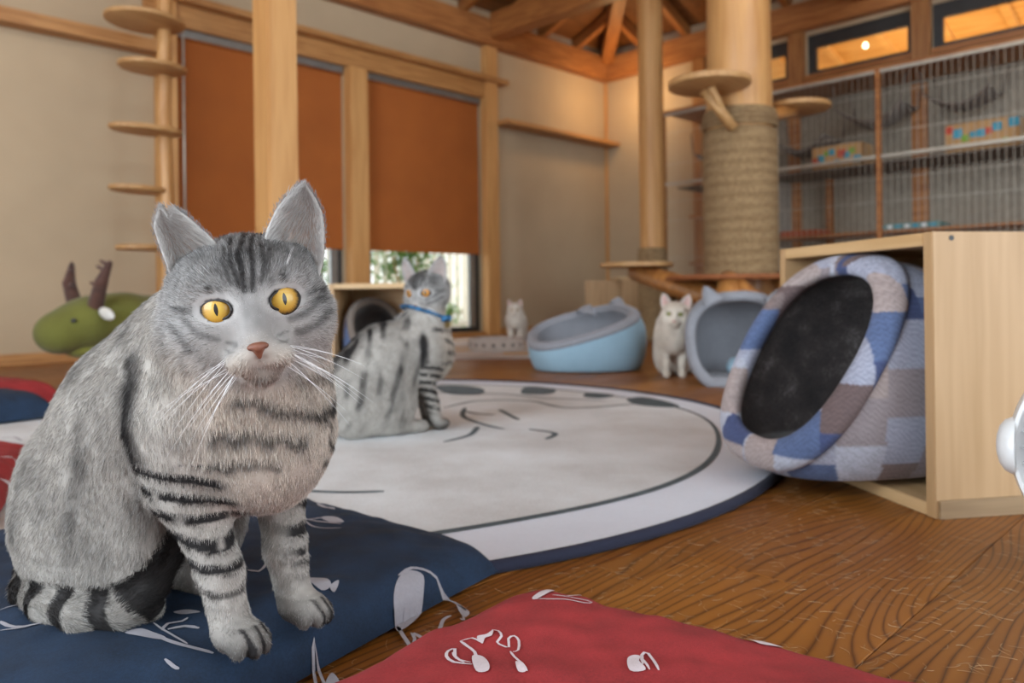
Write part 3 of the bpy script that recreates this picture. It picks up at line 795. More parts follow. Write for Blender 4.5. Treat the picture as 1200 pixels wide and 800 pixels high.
# ---- floor cushions
def cushion(name, corner, e1, e2, l1, l2, th, mat, label, seed, prints=(), inkmat=None, group='printed floor cushions', h0=0.0):
    """corner: C point of one corner; e1, e2 unit edge directions (world XY)"""
    e1 = np.array(e1, float); e2 = np.array(e2, float); e1 /= np.linalg.norm(e1); e2 /= np.linalg.norm(e2)
    c0 = np.array(corner[:2]) + e1 * l1 / 2 + e2 * l2 / 2
    e = empty(name, (c0[0], c0[1], h0), 0, label, 'cushion', group)
    n = 90; g = np.linspace(-1, 1, n)
    U, Wv = np.meshgrid(g, g, indexing='ij')
    def top(u, w):
        a = 1 - np.abs(u) ** 9; b_ = 1 - np.abs(w) ** 9
        h = th * np.clip(a * b_, 0, 1) ** .38
        P = np.stack([u.ravel() * l1, w.ravel() * l2, np.zeros(u.size) + seed], 1)
        wr = (vnoise(P, 9, seed) - .5) * .006 + (vnoise(P, 24, seed) - .5) * .004
        ed = np.clip(np.maximum(np.abs(u), np.abs(w)) * 6 - 4.6, 0, 1)
        wr = wr.reshape(u.shape) + ed * .003 * np.sin(((u - w) * 30)) * (1 - ed)
        return np.maximum(h * (.90 + .1 * (1 - u*u) * (1 - w*w)) + wr * np.clip(h / .012, 0, 1), .001)
    def place(u, w):
        k = 1 - .02 * (1 - w * w) * np.abs(u) ** 3; k2 = 1 - .02 * (1 - u * u) * np.abs(w) ** 3
        return (e1[0] * u * k * l1 / 2 + e2[0] * w * k2 * l2 / 2, e1[1] * u * k * l1 / 2 + e2[1] * w * k2 * l2 / 2)
    X, Y = place(U, Wv); Z = top(U, Wv) + .004
    Zb = np.where((np.abs(U) > .999) | (np.abs(Wv) > .999), Z, .001 + .006 * np.maximum(np.abs(U), np.abs(Wv)) ** 8)
    V = np.concatenate([np.stack([X, Y, Z], -1).reshape(-1, 3), np.stack([X, Y, Zb], -1).reshape(-1, 3)])
    i, j = np.meshgrid(np.arange(n - 1), np.arange(n - 1), indexing='ij'); a = (i * n + j).ravel()
    F = np.stack([a, a + n, a + n + 1, a + 1], 1); F2 = F[:, ::-1] + n * n
    me = np_mesh('cover', V, np.concatenate([F, F2])); link('cover', me, mat, e)
    M_ = np.array([[e1[0] * l1 / 2, e2[0] * l2 / 2], [e1[1] * l1 / 2, e2[1] * l2 / 2]]); Mi = np.linalg.inv(M_)
    def zf(x, y):
        u, w = Mi @ np.array([x, y])
        # undo the pull-in of the edges
        for _ in range(3):
            px_, py_ = place(u, w); du, dw = Mi @ np.array([x - px_, y - py_]); u += du; w += dw
        u = min(max(u, -1), 1); w = min(max(w, -1), 1)
        return float(top(np.array([[u]]), np.array([[w]]))[0, 0]) + .0052
    for kind, pts, w in prints:
        q = [(p[0] - c0[0], p[1] - c0[1]) for p in pts]
        V, F = blot(q, zf) if kind == 'b' else ribbon('', q, w, None, None, zf)
        link('printed_figure' if kind == 'b' else 'printed_line', mesh('print', V, F), inkmat, e)
    return e
def wd(lat, z): v = Vector((lat, z)).normalized(); return ((v[1] + v[0]) / R2, (v[1] - v[0]) / R2)
mNavy = fabric('navy_cotton', (.008, .024, .055), weave=1200, var=.45, mott=26, sheen=.0)
mRed = fabric('red_cotton', (.30, .022, .024), weave=1200, var=.32, mott=22, sheen=.0)
mPrint = fabric('pale_print', (.34, .33, .36), weave=900, var=.12)
mPrintR = fabric('pale_print_on_red', (.60, .52, .54), weave=900, var=.10)
def CP(L): return [C(a, b_) for a, b_ in L]
PR_NAVY = [('b', CP([(-0.1181,0.7447),(-0.1166,0.7659),(-0.1086,0.7842),(-0.0942,0.7876),(-0.0938,0.7615),(-0.101,0.7374),(-0.11,0.7212),(-0.1152,0.7312)]), 0),
 ('l', CP([(-0.1172,0.7696),(-0.1066,0.7895),(-0.0884,0.7967),(-0.069,0.7929),(-0.0573,0.7801),(-0.0498,0.7672)]), 0.003),
 ('l', CP([(-0.1127,0.7311),(-0.1033,0.7083),(-0.0937,0.6869)]), 0.004),
 ('l', CP([(-0.0984,0.7176),(-0.0931,0.7049),(-0.0938,0.688)]), 0.003),
 ('b', CP([(-0.0601,0.7825),(-0.0462,0.7635),(-0.0501,0.7508),(-0.0561,0.7638)]), 0),
 ('l', CP([(-0.053,0.7565),(-0.0502,0.7438),(-0.0545,0.7481)]), 0.002),
 ('l', CP([(-0.0638,0.7555),(-0.0703,0.7466),(-0.0722,0.7264),(-0.0744,0.7105)]), 0.004),
 ('l', CP([(-0.096,0.7175),(-0.0874,0.7078),(-0.0795,0.7014),(-0.0793,0.6894)]), 0.004),
 ('l', CP([(-0.0807,0.7014),(-0.0835,0.675),(-0.0869,0.6559),(-0.0926,0.6404)]), 0.005),
 ('b', CP([(-0.0863,0.6985),(-0.0782,0.7013),(-0.0812,0.675),(-0.0845,0.6639)]), 0),
 ('l', CP([(-0.0732,0.6874),(-0.0763,0.672),(-0.0816,0.6584)]), 0.002),
 ('l', CP([(-0.0954,0.6687),(-0.1032,0.6673),(-0.105,0.6538),(-0.1024,0.6332),(-0.0995,0.6282),(-0.0963,0.6355)]), 0.006),
 ('b', CP([(-0.105,0.6538),(-0.1033,0.6634),(-0.0989,0.6432),(-0.0984,0.6281),(-0.102,0.6307)]), 0),
 ('l', CP([(-0.169,0.5882),(-0.1747,0.6124),(-0.1725,0.6251),(-0.1678,0.6122),(-0.1653,0.5904)]), 0.0025),
 ('l', CP([(-0.1555,0.602),(-0.1718,0.6495),(-0.1685,0.6505),(-0.149,0.6092),(-0.1474,0.6218)]), 0.0025),
 ('b', CP([(-0.1555,0.622),(-0.1548,0.6434),(-0.1433,0.6243),(-0.1467,0.6141)]), 0),
 ('b', CP([(-0.1999,0.7367),(-0.1871,0.7399),(-0.174,0.7251),(-0.18,0.7115)]), 0),
 ('b', CP([(-0.1745,0.7216),(-0.1686,0.7335),(-0.1684,0.7125)]), 0),
 ('b', CP([(-0.3165,0.6214),(-0.305,0.6262),(-0.2815,0.6153),(-0.2838,0.6104),(-0.3041,0.615)]), 0),
 ('l', CP([(-0.2856,0.6144),(-0.2623,0.6025),(-0.2356,0.597)]), 0.004),
 ('l', CP([(-0.2885,0.6258),(-0.2899,0.6391),(-0.2803,0.6443),(-0.2778,0.6498)]), 0.003),
 ('l', CP([(-0.285,0.6283),(-0.2743,0.636),(-0.2613,0.6329)]), 0.004),
 ('l', CP([(-0.3006,0.6367),(-0.2792,0.6203),(-0.2588,0.6048)]), 0.002),
 ('b', CP([(-0.2951,0.6617),(-0.284,0.6643),(-0.2704,0.6581),(-0.2829,0.6562)]), 0),
 ('b', CP([(-0.4281,0.6628),(-0.4113,0.6594),(-0.383,0.6568),(-0.3997,0.6483),(-0.4158,0.651)]), 0),
 ('l', CP([(-0.3823,0.6557),(-0.3901,0.6366),(-0.4113,0.6292),(-0.4304,0.6404)]), 0.0035),
 ('l', CP([(-0.4196,0.6243),(-0.4018,0.629),(-0.3806,0.6444),(-0.3718,0.6542)]), 0.002),
 ('l', CP([(-0.4437,0.6603),(-0.4337,0.6676),(-0.4156,0.6624)]), 0.002),
 ('l', CP([(-0.2663,0.5816),(-0.2567,0.5747),(-0.2519,0.5732)]), 0.003),
 ('l', CP([(-0.2586,0.9308),(-0.2313,0.9183),(-0.206,0.9117)]), 0.004),
 ('l', CP([(-0.257,0.925),(-0.2325,0.8964),(-0.2012,0.8898)]), 0.0025),
 ('b', CP([(-0.2362,0.938),(-0.2187,0.9373),(-0.2046,0.9206),(-0.221,0.9179)]), 0),
 ('l', CP([(-0.2643,0.7574),(-0.2517,0.7532),(-0.2497,0.7685),(-0.2521,0.7806)]), 0.003),
 ('b', CP([(-0.2635,1.0233),(-0.24,1.0037),(-0.2296,0.9802),(-0.2467,0.9862)]), 0),
 ('l', CP([(-0.2563,0.9137),(-0.239,0.9361),(-0.2113,0.9271)]), 0.003)]
PR_RED = [('b', CP([(0.0146,0.6864),(0.0177,0.6953),(0.0304,0.7121),(0.0385,0.7163),(0.036,0.7038),(0.0271,0.692),(0.0173,0.6823)]), 0),
 ('l', CP([(0.0173,0.6834),(0.0359,0.6799),(0.0653,0.6831),(0.0647,0.689),(0.0457,0.6872),(0.0328,0.6888)]), 0.0015),
 ('l', CP([(0.0609,0.7124),(0.0562,0.7001),(0.0459,0.6896)]), 0.0015),
 ('l', CP([(-0.0321,0.553),(-0.0458,0.5591),(-0.0522,0.5712),(-0.0515,0.5815),(-0.0467,0.5835),(-0.0456,0.569),(-0.038,0.557)]), 0.0025),
 ('l', CP([(-0.0333,0.5569),(-0.0443,0.565),(-0.0482,0.5772)]), 0.0015),
 ('l', CP([(-0.0439,0.6008),(-0.0379,0.5875),(-0.0314,0.5768),(-0.0287,0.5606)]), 0.0025),
 ('l', CP([(-0.0439,0.6008),(-0.0347,0.6028),(-0.0281,0.5937)]), 0.002),
 ('b', CP([(-0.0307,0.605),(-0.0235,0.6071),(-0.0185,0.6163),(-0.0192,0.6047),(-0.0243,0.6003),(-0.026,0.5915),(-0.0292,0.596)]), 0),
 ('l', CP([(-0.0196,0.6163),(-0.0142,0.6138),(-0.0116,0.6045),(-0.0149,0.5956),(-0.0108,0.5911),(-0.0057,0.5888),(-0.0062,0.6021),(-0.0016,0.6074),(0.002,0.5996),(0.0013,0.5822),(-0.0027,0.5794)]), 0.002),
 ('b', CP([(-0.0329,0.5687),(-0.0251,0.5685),(-0.0198,0.5527),(-0.0204,0.5415),(-0.0287,0.5417)]), 0),
 ('l', CP([(-0.0047,0.5803),(-0.0017,0.5699),(0.0039,0.5559),(0.0075,0.5449)]), 0.002),
 ('b', CP([(-0.0008,0.5599),(0.0039,0.5559),(0.0066,0.5449),(0.001,0.545)]), 0),
 ('b', CP([(0.081,0.5618),(0.0858,0.5676),(0.0912,0.5655),(0.0887,0.5557),(0.0912,0.5428),(0.0801,0.5431)]), 0),
 ('l', CP([(0.0905,0.5499),(0.0926,0.5674),(0.098,0.5705),(0.1004,0.5426)]), 0.0025),
 ('l', CP([(0.0915,0.5615),(0.094,0.5427)]), 0.002),
 ('l', CP([(0.1361,0.6507),(0.1534,0.6417),(0.1766,0.6231),(0.1946,0.6042)]), 0.002),
 ('b', CP([(0.1859,0.6197),(0.2023,0.6069),(0.2068,0.595),(0.1894,0.5984)]), 0)]
PR_BACK = ([('l', CP([(-0.9012,1.4101),(-0.9178,1.4475),(-0.8979,1.4388)]), 0.006),
 ('l', CP([(-0.8462,1.2641),(-0.8395,1.2928),(-0.7949,1.2334),(-0.7823,1.1684)]), 0.004)], [('l', CP([(-1.1269,1.6855),(-1.1139,1.7087),(-1.0617,1.6568)]), 0.006),
 ('b', CP([(-1.0709,1.6016),(-1.0057,1.5344),(-0.9847,1.4847),(-1.0066,1.5051)]), 0)], [('b', CP([(-1.3689,2.0903),(-1.3745,2.1278),(-1.3078,2.0313),(-1.3152,2.0149)]), 0),
 ('l', CP([(-1.4388,2.1533),(-1.4426,2.2334),(-1.3811,2.2066)]), 0.005)])
cushion('floor_cushion', C(-.018, .880), wd(-.76, .65), wd(-.53, -.85), .58, .56, .050, mNavy, 'navy floor cushion with pale cat prints under the front grey cat', 1, PR_NAVY, mPrint)
cushion('floor_cushion', C(.014, .772), wd(.81, -.585), wd(-.65, -.76), .52, .50, .050, mRed, 'red floor cushion with white cat prints at the lower edge of the photo', 2, PR_RED, mPrintR)
cushion('floor_cushion', C(-.905, 1.47), wd(-.93, -.25), wd(.42, -.91), .50, .50, .055, mRed, 'red floor cushion at the left edge behind the front cat, nearest of those there', 3, PR_BACK[0], mPrintR, h0=.0135)
cushion('floor_cushion', C(-1.20, 2.02), wd(-.85, .5), wd(-.60, -.8), .55, .30, .075, mNavy, 'navy floor cushion at the left edge between two red ones', 4, PR_BACK[1], mPrint, h0=.0135)
cushion('floor_cushion', C(-1.42, 2.42), wd(-.85, .5), wd(-.55, -.82), .55, .32, .075, mRed, 'red floor cushion at the left edge, farthest one near the green animal stool', 5, PR_BACK[2], mPrintR)

# ---- the near wooden box, open towards the left
mRivet = mDark
ANG = math.radians(9.8)
def frame_at(lat, z, ang):     # a local frame: +x = away to the right, +y = away in depth
    return C(lat, z), ang - math.radians(45)
bl, bz = .5875, 1.072
bo, ba = frame_at(bl, bz, ANG)
bx = empty('wooden_box', bo, ba, 'large pale pine box lying open to the left, at the right edge', 'box')
D, Wd, Hh, th = .36, .415, .402, .019
boxo('side_panel', (0, 0, .0), (D, th, Hh), mPine, bx, .0012)
boxo('side_panel', (0, Wd - th, .0), (D, Wd, Hh), mPine, bx, .0012)
boxo('top_panel', (0.0005, th + .0003, Hh - th), (D, Wd - th - .0003, Hh - .0005), mPineY, bx, .0012)
boxo('bottom_panel', (0.0005, th + .0003, .0005), (D, Wd - th - .0003, th), mPineY, bx, .0012)
boxo('back_panel', (D - .012, th, th), (D, Wd - th, Hh - th), mPineY, bx)
boxo('skirt_strip', (.004, -.004, .0), (D, -.0002, .026), wood('darker_wood_strip', (.36, .24, .13), (.25, .16, .08), 0, .8), bx, .001)  # skirt in darker wood than the panels
for xx in (.03, .33):
    latheo('screw_hole', [(0, 0), (.004, 0), (.004, .0008), (0, .0008)], mDark, bx, 12, loc=(xx, 0.0002, Hh - .009), rot=(PI / 2, 0, 0))

# ---- cave-shaped pet beds
def bed_field(rad, zc, flat, res, off, t, plane_n, plane_d, rim=0, keep='+', hi_pad=.05):
    """off: offset of the shell surface, t: its half thickness; plane cuts the mouth; rim: radius of the rolled mouth edge"""
    rx, ry, rz = rad
    fld = Field((-rx - hi_pad, -ry - hi_pad, -.02), (rx + hi_pad, ry + hi_pad, zc + rz + hi_pad), res)
    P = fld.sl(fld.lo, fld.lo + fld.res * fld.n)[1]
    q = P - np.array([0, 0, zc], np.float32); r = np.array(rad, np.float32)
    e_ = (np.abs(q / r) ** 2.6).sum(-1) ** (1 / 2.6)
    g = np.linalg.norm(q / r, axis=-1) / (np.linalg.norm(q / (r * r), axis=-1) + 1e-6)
    d = (e_ - 1) * g
    d = np.maximum(d, flat - P[..., 2] + .0) if flat is not None else d
    pl = P @ np.array(plane_n, np.float32) - plane_d           # positive = mouth side, removed
    if rim:
        f = np.sqrt((d - off) ** 2 + pl ** 2) - rim
    else:
        f = np.maximum(np.abs(d - off) - t, pl)
    return fld, f, P
def bed_mesh(fld, f, smooth=1):
    fld.f[:] = f[:fld.f.shape[0], :fld.f.shape[1], :fld.f.shape[2]]; return fld.mesh(smooth)
def sn(v): v = np.array(v, float); return v / np.linalg.norm(v)

PLAID = np.array([(.055, .075, .17), (.33, .35, .44), (.20, .155, .15), (.36, .30, .29), (.09, .13, .25), (.27, .235, .25), (.14, .10, .10), (.42, .44, .52)])
def plaid(P, seed, size=.072, tilt=0.0):
    ang = np.arctan2(P[:, 1], P[:, 0]) ; s_ = ang * .19 + seed; h = P[:, 2] + tilt * P[:, 0]
    i = np.floor(s_ / size).astype(int); jj = h / (size * .85) + (i % 2) * .42; j = np.floor(jj).astype(int)
    k = (i * 3 + j * 5 + (i * j) % 3 + seed_i(seed)) % 8
    c = PLAID[k].copy()
    zig = np.abs(((s_ / .012) % 1) * 2 - 1) * .006
    hb = np.sin((h + zig) * 2 * PI / .0075)
    c *= (1 + .16 * hb + .16 * (vnoise(P, 260, 2) - .5) + .12 * (vnoise(P, 60, 4) - .5))[:, None]
    return c
def seed_i(s_): return int(abs(s_) * 100) % 8
mWool = attr_mat('patchwork_wool', .95, .05, .5, 700)
mPlush, t, b = nt('dark_brown_plush'); v = coords(t)
f = mth(t, 'ADD', mth(t, 'MULTIPLY', noise(t, v, 22, 4), .6), mth(t, 'MULTIPLY', noise(t, v, 300, 3), .4))
t.links.new(ramp(t, f, [(.36, (.006, .004, .004)), (.56, (.035, .026, .024)), (.68, (.14, .125, .12))]), b.inputs['Base Color']); setin(b, Roughness=.75)  # palest stop paints highlights into the plush colour
b.inputs['Sheen Weight'].default_value = .12; bump(t, b, noise(t, v, 260, 3), .8, .004)
mTaupe = fabric('taupe_piping', (.16, .13, .11), weave=700, mott=40)

def make_cave(name, loc, rz, rad, zc, flat, pn, pd, res, mats, label, cat, rim, group=None, colfn=None, rimcol=None, lin=.012, lean=None, oshift=None):
    e = empty(name, loc, rz, label, cat, group)
    fld, f, P = bed_field(rad, zc, flat, res, -.006, .006, pn, pd); V, F = bed_mesh(fld, f)
    me = np_mesh('outer_shell', V, F); link('outer_shell', me, mats[0], e)
    if colfn: set_col(me, colfn(V))
    fld, f, P = bed_field(rad, zc, flat + .014 if flat is not None else None, res, -.006 - .006 - lin / 2, lin / 2, pn, pd + .002)
    V, F = bed_mesh(fld, f); link('lining', np_mesh('lining', V, F), mats[1], e)
    fld, f, P = bed_field(rad, zc, flat, res, -.010, 0, pn, pd, rim=rim); V, F = bed_mesh(fld, f)
    me = np_mesh('mouth_rim', V, F); link('mouth_rim', me, mats[2], e)
    if rimcol: set_col(me, rimcol(V))
    return e
# patchwork bed inside the near box
pn = sn((-.85, -.12, .51))
cv = make_cave('patchwork_cave_bed', C(.556, 1.282, .0195), ANG - math.radians(45) + .02, (.212, .158, .19), .165, .012, pn, .168, .0042,
          (mWool, mPlush, mWool), 'patchwork wool cave bed with dark plush lining, sitting in the near pine box', 'pet bed', .019,
          colfn=lambda V: plaid(V, 2.3, .085), rimcol=lambda V: plaid(V + np.array([.03, .0, .02]), 5.1, .085))
# grey-blue cat-eared cave
mBlueF = fabric('light_blue_canvas', (.25, .38, .47), weave=500, var=.08, mott=10)
mGreyF = fabric('grey_fleece', (.235, .24, .265), weave=260, var=.12, mott=12, sheen=.12)
mGreyD = fabric('grey_lining', (.115, .12, .135), weave=260, var=.14, mott=10)
pn = sn((-.16, -.90, .36))
e = make_cave('grey_cave_bed', C(.790, 2.66), math.radians(-45), (.178, .165, .175), .150, .004, pn, .050, .0045, (mBlueF, mGreyD, mGreyF),
          'round light blue cave bed with grey mouth rim and two ears', 'pet bed', .019, lin=.012)
def ear_bm(w, h, d):
    bm = bmesh.new(); n = 8; fr = []; bk = []
    for i in range(n + 1):
        t = i / n * 2 - 1; hh = h * (1 - abs(t) ** 1.5)
        fr.append([bm.verts.new((t * w, -d * .5, -.01)), bm.verts.new((t * w * .92, -d * .25, hh * .98))]); bk.append([bm.verts.new((t * w, d * .6, -.01)), bm.verts.new((t * w * .92, d * .25, hh))])
    for i in range(n):
        bm.faces.new((fr[i][0], fr[i+1][0], fr[i+1][1], fr[i][1])); bm.faces.new((bk[i+1][0], bk[i][0], bk[i][1], bk[i+1][1]))
        bm.faces.new((fr[i][1], fr[i+1][1], bk[i+1][1], bk[i][1]))
    return bm
for sx, xx in ((-1, -.100), (1, .120)):
    bm_obj('ear', ear_bm(.035, .055, .03), mGreyF, e, True, loc=(xx, .0, .296 if sx < 0 else .285), rot=(.05, sx * .45, 0))
tag(bm_obj('plush_toy', (lambda b_: (bmesh.ops.create_icosphere(b_, subdivisions=2, radius=.035), [setattr(v_, 'co', v_.co * (1 + .25 * math.sin(v_.co.x * 90))) for v_ in b_.verts], b_)[-1])(bmesh.new()), mBlueF, None, True, loc=C(.775, 2.68, .058)),
    'small blue plush lump lying inside the grey-rimmed cave bed', 'toy')
# light blue open bed
pn = sn((-.26, -.22, .94))
e = make_cave('open_round_bed', C(.318, 3.31), math.radians(-45), (.252, .215, .19), .12, .004, pn, .185, .005, (mBlueF, mGreyF, mGreyF),
          'light blue round bed with grey fleece lining, beside the white kitten', 'pet bed', .017, lin=.028)
for xx, yy, zz, s_ in ((.02, .16, .235, 1.0), (.155, .15, .275, .8)):
    bm_obj('ear', ear_bm(.05 * s_, .045 * s_, .03), mGreyF, e, True, loc=(xx, yy - .02, zz), rot=(-.5, .3, 0))
bm_obj('seat_pad', (lambda b_: (lathe_bm(b_, [(0, .075), (.12, .07), (.17, .05), (.175, .03), (.16, .022), (0, .022)], 32, 1, .85), b_)[-1])(bmesh.new()), mGreyF, e, True)

# second box with its bed, behind the sitting cat
l0, z0_ = -.692, 2.90
bx = empty('wooden_box', C(l0, z0_), math.radians(-45), 'smaller pale pine box behind the collared grey cat', 'box')
D, Wd, Hh, th = .36, .385, .372, .019
boxo('side_panel', (0, 0, 0), (th, D, Hh), mPine, bx, .001)
boxo('side_panel', (Wd - th, 0, 0), (Wd, D, Hh), mPine, bx, .001)
boxo('top_panel', (th + .0003, .0005, Hh - th), (Wd - th - .0003, D, Hh), mPineX, bx, .001)
boxo('bottom_panel', (th + .0003, .0005, 0), (Wd - th - .0003, D, th), mPineX, bx, .001)
boxo('back_panel', (th, D - .012, th), (Wd - th, D, Hh - th), mPineX, bx)
pn = sn((.80, -.45, .35))
make_cave('patchwork_cave_bed', C(l0 + .185, z0_ + .165, .0195), math.radians(-45), (.165, .165, .165), .14, .006, pn, .03, .006,
          (mWool, mPlush, mTaupe), 'patchwork wool cave bed in the pine box behind the collared cat', 'pet bed', .015, colfn=lambda V: plaid(V, .9, .085))

# green animal stool
st = empty('animal_stool', C(-1.475, 3.02), math.radians(-45 + 236), 'green plush animal stool with brown antlers and white ears by the left wall', 'stool')
mGreen = fabric('olive_velvet', (.125, .125, .018), weave=500, var=.25, mott=7, sheen=.15)
mGreenL = fabric('olive_velvet_light', (.20, .20, .03), weave=500, var=.25, mott=7, sheen=.15)
f = Field((-.3, -.2, .03), (.40, .2, .42), .007)
f.cap((-.13, 0, .235), (.08, 0, .235), .105, .105, .03); f.cap((.06, 0, .24), (.17, 0, .24), .108, .10, .03)
f.ell((.20, 0, .23), (.12, .115, .098), .02); f.ell((.29, 0, .205), (.085, .088, .078), .03)
V, F = f.mesh(2); link('body', np_mesh('body', V, F), mGreen, st)
f = Field((.05, -.15, .06), (.36, .15, .2), .006); f.ell((.19, 0, .155), (.10, .07, .05), .01); V, F = f.mesh(1)
link('jaw', np_mesh('jaw', V, F), mGreenL, st)
mPineLeg = wood('pine_leg', (.66, .46, .22), (.52, .33, .13), 2, 1)
for sx in (-.12, .13):
    for sy in (-1, 1): tubeo('leg', [(sx * 1.25, sy * .085, 0), (sx, sy * .06, .15)], [.017, .026], mPineLeg, st, 14)
mAnt = plain('dark_brown_plush_antler', (.060, .020, .011), .8, .35, 30, sheen=.3)
for sy in (-1, 1):
    f = Field((.0, -.3, .2), (.35, .3, .52), .004)
    b1 = np.array((.20, sy * .072, .30)); b2 = np.array((.20, sy * .115, .385)); b3 = np.array((.18, sy * .135, .455))
    f.cap(b1, b2, .028, .023, .004); f.cap(b2, b3, .023, .011, .004)
    for q, dd in ((.25, .032), (.6, .030), (.88, .022)):
        m_ = b2 + (b3 - b2) * q if q > .3 else b1 + (b2 - b1) * .8
        f.cap(m_, m_ + np.array((.012, -sy * dd * 1.25, .018)), .011, .006, .003)
    V, F = f.mesh(1); link('antler', np_mesh('antler', V, F), mAnt, st)
    f = Field((.0, -.3, .2), (.35, .3, .4), .004); f.ell((.20, sy * .150, .272), (.014, .050, .022), .003, R=[(1, 0, 0), (0, .97, -sy * .25), (0, sy * .25, .97)])
    V, F = f.mesh(1); link('ear', np_mesh('ear', V, F), fabric('white_felt', (.62, .60, .55)), st)
    latheo('eye', [(0, -.009), (.007, -.006), (.009, 0), (.007, .006), (0, .009)], mDark, st, 12, loc=(.285, sy * .088, .25))

# play mat with a round scratcher
mMatW = fabric('mat_white', (.52, .46, .42), weave=400); mMatY = fabric('mat_yellow', (.52, .27, .035), weave=400)
mt = empty('play_mat', C(-.47, 3.86), math.radians(-45), 'pale play mat with yellow stripes in front of the garden window', 'mat')
boxo('mat_sheet', (0, 0, 0), (.78, 1.2, .012), mMatW, mt, .004)
for yy, h_, x0, x1 in ((.16, .10, .42, .77), (.42, .10, .02, .36), (.70, .10, .01, .30), (.92, .08, .30, .76)):
    boxo('yellow_stripe', (x0, yy, .0121), (x1, yy + h_, .0135), mMatY, mt)
mCard = plain('printed_grey_card', (.40, .34, .30), .8, .1, 30)
sc = empty('round_scratcher', C(-.09, 4.36, .0123), 0, 'round grey scratcher with dark paw prints on its side, lying on the mat', 'scratcher')
latheo('ring_wall', [(.155, 0), (.160, .004), (.160, .066), (.155, .07), (.135, .07), (.130, .066), (.130, .01), (.130, 0)], mCard, sc, 64)
latheo('scratch_core', [(0, .002), (.129, .002), (.129, .045), (.1, .052), (0, .052)], plain('corrugated_core', (.32, .24, .17), .9, .3, 200, .5), sc, 40)
for k in range(18):
    a = 2 * PI * k / 18
    latheo('paw_print', [(0, 0), (.009, 0), (.009, .001), (0, .001)], mDark, sc, 10, loc=(.160 * math.cos(a), .160 * math.sin(a), .034), rot=(PI / 2, 0, a + PI / 2))

# white fan at the right edge
fn = empty('floor_fan', C(.668, .80), math.radians(-45 + 232), 'white plastic floor fan cut off by the right edge, beside the pine box', 'fan')
R_ = .125
latheo('housing_ring', [(R_ - .012, -.012), (R_, -.014), (R_ + .004, 0), (R_, .014), (R_ - .004, .015), (R_ - .012, .0)], mWhite, fn, 72, loc=(0, 0, .142), rot=(0, PI / 2, 0))
mLav = plain('lavender_grey_plastic', (.36, .36, .42), .5)
latheo('back_shell', [(R_ - .006, -.012), (.10, -.045), (.06, -.065), (0, -.07)], mLav, fn, 60, loc=(0, 0, .142), rot=(0, PI / 2, 0))
for k in range(40):
    a = 2 * PI * k / 40
    tubeo('grille_wire', [(.030, .03 * math.cos(a), .142 + .03 * math.sin(a)), (.026, .08 * math.cos(a), .142 + .08 * math.sin(a)), (.006, (R_ - .006) * math.cos(a), .142 + (R_ - .006) * math.sin(a))], .0013, mWhite, fn, 6)
latheo('grille_hub', [(0, .034), (.028, .033), (.034, .028), (.034, .022), (0, .022)], mWhite, fn, 32, loc=(0, 0, .142), rot=(0, PI / 2, 0))
for k in range(5):
    a = 2 * PI * k / 5; bm = bmesh.new()
    q = [(0, .02, -.012), (.012, .10, -.025), (-.008, .105, .035), (-.010, .02, .014)]
    vs = [bm.verts.new(p_) for p_ in q] + [bm.verts.new((p_[0] + .002, p_[1], p_[2])) for p_ in q]
    for fc in ((0, 1, 2, 3), (7, 6, 5, 4), (0, 4, 5, 1), (1, 5, 6, 2), (2, 6, 7, 3), (3, 7, 4, 0)): bm.faces.new([vs[i] for i in fc])
    bm_obj('blade', bm, mLav, fn, loc=(-.01, 0, .142), rot=(a, 0, 0))
for sy in (-1, 1):
    o = latheo('pivot_cap', [(0, .0120), (.012, .0110), (.022, .0080), (.029, .003), (.0325, -.004), (.032, -.008), (0, -.008)], mWhite, fn, 32, loc=(0, sy * (R_ + .004), .142), rot=(-sy * PI / 2, 0, 0))
    pass
tubeo('stand_column', [(-.05, 0, .142), (-.085, 0, .12), (-.085, 0, .06), (-.06, 0, .02)], [.03, .026, .02, .024], mWhite, fn, 16)
latheo('base', [(0, 0), (.085, 0), (.09, .006), (.08, .018), (.03, .026), (0, .026)], mWhite, fn, 48)

# pale shed hairs on the boards
n = 7500; r_ = np.random.RandomState(5)
lat = r_.uniform(-.35, 1.5, n); zz = .35 + 1.5 * r_.rand(n) ** 1.5
ok = (np.hypot(lat + .44, zz - 1.82) > 1.05) & ~((lat > .5) & (zz > 1.0) & (lat < 1.0) & (zz < 1.55))
lat = lat[ok]; zz = zz[ok]; n = len(lat)
P0 = np.stack([(zz + lat) / R2, (zz - lat) / R2, np.full(n, .0006)], 1)
a = r_.rand(n) * 2 * PI; Dd = np.stack([np.cos(a), np.sin(a), np.zeros(n)], 1)
cc = np.tile(np.array([[.55, .42, .26]]), (n, 1)) * r_.uniform(.5, 1.1, (n, 1))
mShed = hair_mat('shed_hair')
o = hair_object('shed_hairs', P0, Dd, r_.uniform(.006, .022, n), np.full(n, .00014), cc, cc, mShed, None, 4, 0.0)
o['kind'] = 'stuff'; tag(o, 'pale fine shed hairs scattered over the wooden floor boards', 'hair')
pc = o.data.attributes['position']; arr = np.zeros(n * 4 * 3, np.float32); pc.data.foreach_get('vector', arr); arr = arr.reshape(n, 4, 3)
bend = r_.uniform(-.004, .004, n); tt = np.linspace(0, 1, 4)
arr[:, :, 0] += (-Dd[:, 1] * bend)[:, None] * (tt * (1 - tt) * 4); arr[:, :, 1] += (Dd[:, 0] * bend)[:, None] * (tt * (1 - tt) * 4)
pc.data.foreach_set('vector', arr.ravel())

